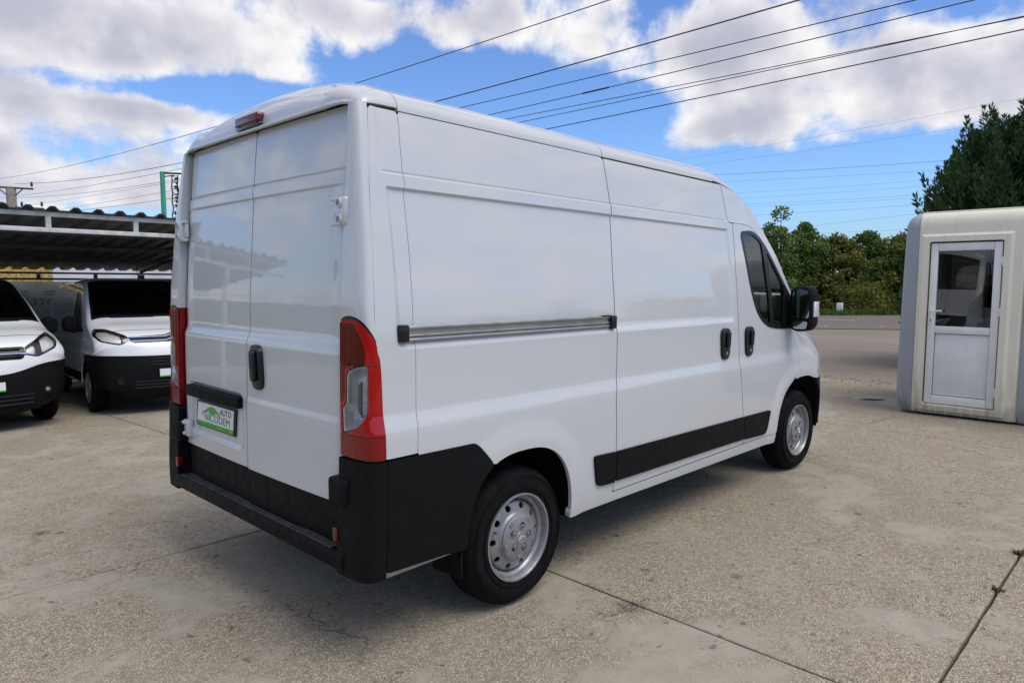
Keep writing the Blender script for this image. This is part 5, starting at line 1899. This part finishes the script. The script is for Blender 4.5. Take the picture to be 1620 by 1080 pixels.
# ================================================================== TREES
def leaf_mat(name, cols, trans=0.25):
    m, nt, b = base_mat(name)
    g = nt.n.new('ShaderNodeNewGeometry')
    c = nt.ramp(g.outputs['Random Per Island'], [(i / (len(cols) - 1), q) for i, q in enumerate(cols)])
    big = nt.noise(g.outputs['Position'], 0.55, 3, 0.6)
    c = nt.mix(nt.remap(big, 0.35, 0.68), c, nt.mix(0.5, c, (cols[-1][0] * 1.15, cols[-1][1], cols[-1][2] * 0.8, 1)))
    nt.l.new(c, b.inputs['Base Color'])
    b.inputs['Roughness'].default_value = 0.65
    b.inputs['Specular IOR Level'].default_value = 0.25
    tr = nt.n.new('ShaderNodeBsdfTranslucent')
    nt.l.new(c, tr.inputs[0])
    mx = nt.n.new('ShaderNodeMixShader')
    mx.inputs[0].default_value = trans
    o = nt.n.get('Material Output')
    nt.l.new(b.outputs[0], mx.inputs[1])
    nt.l.new(tr.outputs[0], mx.inputs[2])
    nt.l.new(mx.outputs[0], o.inputs[0])
    return m


LEAF1 = leaf_mat('leaves_green', [(0.037, 0.076, 0.017), (0.076, 0.143, 0.030), (0.125, 0.211, 0.044), (0.177, 0.252, 0.057)])
LEAF2 = leaf_mat('leaves_olive', [(0.043, 0.065, 0.014), (0.094, 0.128, 0.026), (0.152, 0.181, 0.038), (0.210, 0.210, 0.051)])
LEAF3 = leaf_mat('conifer_green', [(0.012, 0.034, 0.012), (0.024, 0.062, 0.020), (0.041, 0.090, 0.028), (0.070, 0.124, 0.038)], 0.1)
BARK = plain('bark', (0.09, 0.07, 0.05), 0.95, var=0.4, scale=4)


def leaf_mesh(name, P, D, L, Wd):
    """rhomb leaves at P pointing along D"""
    n = len(P)
    D = D / np.linalg.norm(D, axis=1, keepdims=True)
    A = rng.normal(size=(n, 3))
    S = np.cross(D, A)
    S /= np.linalg.norm(S, axis=1, keepdims=True)
    L = L[:, None]
    Wd = Wd[:, None]
    V = np.stack([P, P + D * L * .45 + S * Wd, P + D * L, P + D * L * .45 - S * Wd], 1).reshape(-1, 3)
    F = np.arange(4 * n).reshape(n, 4)
    me = bpy.data.meshes.new(name)
    me.vertices.add(4 * n)
    me.vertices.foreach_set('co', V.ravel())
    me.loops.add(4 * n)
    me.loops.foreach_set('vertex_index', F.ravel())
    me.polygons.add(n)
    me.polygons.foreach_set('loop_start', np.arange(0, 4 * n, 4))
    me.polygons.foreach_set('loop_total', np.full(n, 4))
    me.update()
    me.validate()
    return me


def broad_tree(loc, h, rad, mat, nleaf, seed, label, low=0.12, leaf=.17):
    r = np.random.default_rng(seed)
    t = thing('broadleaf_tree', label, 'tree', loc, 0, 'trees beyond the road')
    bm = bmesh.new()
    tips = []
    for k in range(3):
        a = 2.1 * k + seed
        bend = np.array([math.cos(a), math.sin(a)]) * rad * .35
        pts = [(bend[0] * q * q + .1 * math.cos(a), bend[1] * q * q + .1 * math.sin(a), h * .85 * q) for q in np.linspace(0, 1, 7)]
        bm_tube(bm, pts, [.11 * (1 - .8 * q) + .012 for q in np.linspace(0, 1, 7)], 6)
        for j in range(9):
            q = r.uniform(.25, .95)
            b0 = np.array([bend[0] * q * q, bend[1] * q * q, h * .85 * q])
            d = r.normal(size=3) * [1, 1, .45] + [0, 0, .35]
            d = d / np.linalg.norm(d) * rad * r.uniform(.45, .95)
            bm_tube(bm, [tuple(map(float, b0)), tuple(map(float, b0 + d * .5 + [0, 0, .05])), tuple(map(float, b0 + d))], [.03, .018, .006], 5)
            tips.append(b0 + d)
    obj('trunk', bm_mesh('trunk', bm), BARK, t)
    # clumps: uneven lumps placed through the crown, leaves thick on their outer shells
    cl = []
    for k in range(34):
        z = r.uniform(low, 1.0) ** .85
        w = rad * (1.05 - .75 * max(0, z - .45) / .55)
        a = r.uniform(0, 6.28)
        q = math.sqrt(r.uniform(0, 1)) * w
        cl.append((q * math.cos(a), q * math.sin(a), z * h * .93, r.uniform(.22, .5) * rad * (1.1 - .4 * z)))
    for q in tips:
        cl.append((*q, r.uniform(.15, .32) * rad))
    cl = np.array(cl)
    wgt = cl[:, 3] ** 2
    idx = r.choice(len(cl), nleaf, p=wgt / wgt.sum())
    d = r.normal(size=(nleaf, 3))
    d /= np.linalg.norm(d, axis=1, keepdims=True)
    P = cl[idx, :3] + d * (cl[idx, 3] * r.uniform(.35, 1.08, nleaf) ** .6)[:, None] * [1, 1, .8]
    P = P[P[:, 2] > .1]
    D = r.normal(size=P.shape) + [0, 0, -.35]
    obj('crown', leaf_mesh('crown', P, D, r.uniform(.6, 1.25, len(P)) * leaf, r.uniform(.25, .42, len(P)) * leaf), mat, t)
    return t


TR = [(40.8, 19.2, 5.3, 1.9, LEAF1, 'tree right of the van mirror, leftmost of the row across the road'), (43.6, 16.3, 6.0, 2.0, LEAF1, 'tallest green tree of the row, just right of the van windscreen'), (45.6, 14.9, 6.1, 1.5, LEAF1, 'tree with a thin raised top, second tall one across the road'),
      (46.6, 13.1, 5.0, 1.7, LEAF2, 'olive green tree above the white roadside post'), (47.6, 11.6, 5.2, 1.6, LEAF1, 'round green tree in the middle of the row left of the booth'), (49.2, 10.1, 5.0, 1.7, LEAF2, 'yellowish tree of the row touching the booth outline'),
      (50.5, 7.6, 5.3, 1.9, LEAF1, 'tree of the row mostly hidden behind the booth')]
for i, (x, y, h, rd, m, lab) in enumerate(TR):
    broad_tree((x + 4.0, y + 1.2, float(zg(y)) + .1), h * 1.1, rd * 1.12, m, 15000, 20 + i, lab, leaf=.20)
# undergrowth in front of the trunks
r = np.random.default_rng(9)
n = 26000
P = np.stack([r.uniform(47.6, 51.5, n), r.uniform(4, 26, n), np.zeros(n)], 1)
P[:, 2] = .1 + r.uniform(0, 1, n) ** 1.3 * (1.5 + .7 * np.sin(P[:, 1] * 1.7) + .4 * np.sin(P[:, 1] * 4.1)) + zg(P[:, 1])
o = obj('undergrowth', leaf_mesh('undergrowth', P, r.normal(size=P.shape) + [0, 0, .3], r.uniform(.12, .28, n), r.uniform(.04, .08, n)), LEAF2)
tag(o, 'dense low bushes at the foot of the roadside trees', 'bushes', kind='stuff')
# belt of woodland further along both ways
n = 60000
yy = np.concatenate([r.uniform(-120, 4, n // 2), r.uniform(26, 150, n // 2)])
hh = 4.2 + 1.0 * np.sin(yy * .55) + .7 * np.sin(yy * 1.31 + 1) + .4 * np.sin(yy * 2.9)
P = np.stack([r.uniform(50, 54.5, n), yy, .1 + r.uniform(0, 1, n) ** .8 * hh + zg(yy)], 1)
o = obj('far_wood', leaf_mesh('far_wood', P, r.normal(size=P.shape), r.uniform(.35, .6, n), r.uniform(.12, .22, n)), LEAF1)
tag(o, 'far belt of roadside woodland beyond the tree row', 'wood', kind='stuff')
# the wood on the other two sides of the yard, behind the photographer (seen mirrored in the paint)
n = 50000
a = r.uniform(math.radians(150), math.radians(300), n)
rd = 52 + 4 * np.sin(a * 9) + r.uniform(0, 5, n)
hh = 4.0 + 1.1 * np.sin(a * 31) + .8 * np.sin(a * 67 + 1) + .5 * np.sin(a * 141)
P = np.stack([rd * np.cos(a), rd * np.sin(a), r.uniform(0, 1, n) ** .8 * hh], 1)
o = obj('wood_edge', leaf_mesh('wood_edge', P, r.normal(size=P.shape), r.uniform(.45, .8, n), r.uniform(.18, .3, n)), LEAF1)
tag(o, 'low belt of trees around the far side of the yard', 'wood', kind='stuff')
ps = prism('roadside_post', round_poly([(12.42, -.35), (12.42, .38), (12.78, .38), (12.78, -.35)], [0, .1, .1, 0]), 'x', 46.0, 46.25, WHITE_M, None, .03)
tag(ps, 'small white roadside post at the foot of the trees', 'post')

# the conifer behind the booth
cf = thing('conifer', 'dense dark green conifer rising behind the cream booth', 'tree', (15.1, -1.35, 0))
tube('trunk', [(0, 0, -.05), (0, 0, 2.0), (.03, 0, 4.2)], [.16, .11, .02], BARK, cf, 8)
r = np.random.default_rng(5)
PP, DD, LL = [], [], []
for k in range(620):                   # upright flame-shaped plumes, one behind the other
    zb = 4.25 * r.uniform(0, 1) ** .8
    a = r.uniform(0, 2 * math.pi)
    W = 2.1 * max(0.02, 1 - (zb / 4.75) ** 4) ** .75 * (1 + .10 * math.sin(5 * a + 1) + .06 * math.sin(11 * a))
    q = W * r.uniform(.35, 1.0) ** .5
    c = np.array([q * math.cos(a), q * math.sin(a), zb])
    ax = np.array([math.cos(a) * .38 * q / 2.1, math.sin(a) * .38 * q / 2.1, 1.0]) + r.normal(size=3) * .10
    ax /= np.linalg.norm(ax)
    ln = r.uniform(.45, .95)
    m = 120
    t = r.uniform(0, 1, m) ** .8
    rad = .17 * np.sin(np.clip(t * 1.05 + .12, 0, 1) * math.pi) ** .7 * (1.15 - t) + .012
    b = r.uniform(0, 2 * math.pi, m)
    side = np.stack([np.cos(b), np.sin(b), np.zeros(m)], 1)
    PP.append(c + ax * (t * ln)[:, None] + side * (rad * r.uniform(.4, 1, m))[:, None])
    DD.append(ax * 1.0 + side * .55 + r.normal(size=(m, 3)) * .22)
    LL.append(r.uniform(.09, .19, m) * (1.1 - .45 * t))
P, D, L = np.concatenate(PP), np.concatenate(DD), np.concatenate(LL)
n = 14000                              # dark inner twigs so that the heart of the crown is closed
q = r.uniform(0, 1, n)
zz = .1 + 4.0 * q
a = r.uniform(0, 2 * math.pi, n)
W = 1.75 * np.clip(1 - (zz / 4.6) ** 4, 0.0, 1) ** .75
rr = W * r.uniform(0, 1, n) ** .5
P = np.concatenate([P, np.stack([rr * np.cos(a), rr * np.sin(a), zz], 1)])
D = np.concatenate([D, r.normal(size=(n, 3)) + [0, 0, .5]])
L = np.concatenate([L, r.uniform(.15, .3, n)])
obj('crown', leaf_mesh('crown', P, D, L, L * .14), LEAF3, cf)
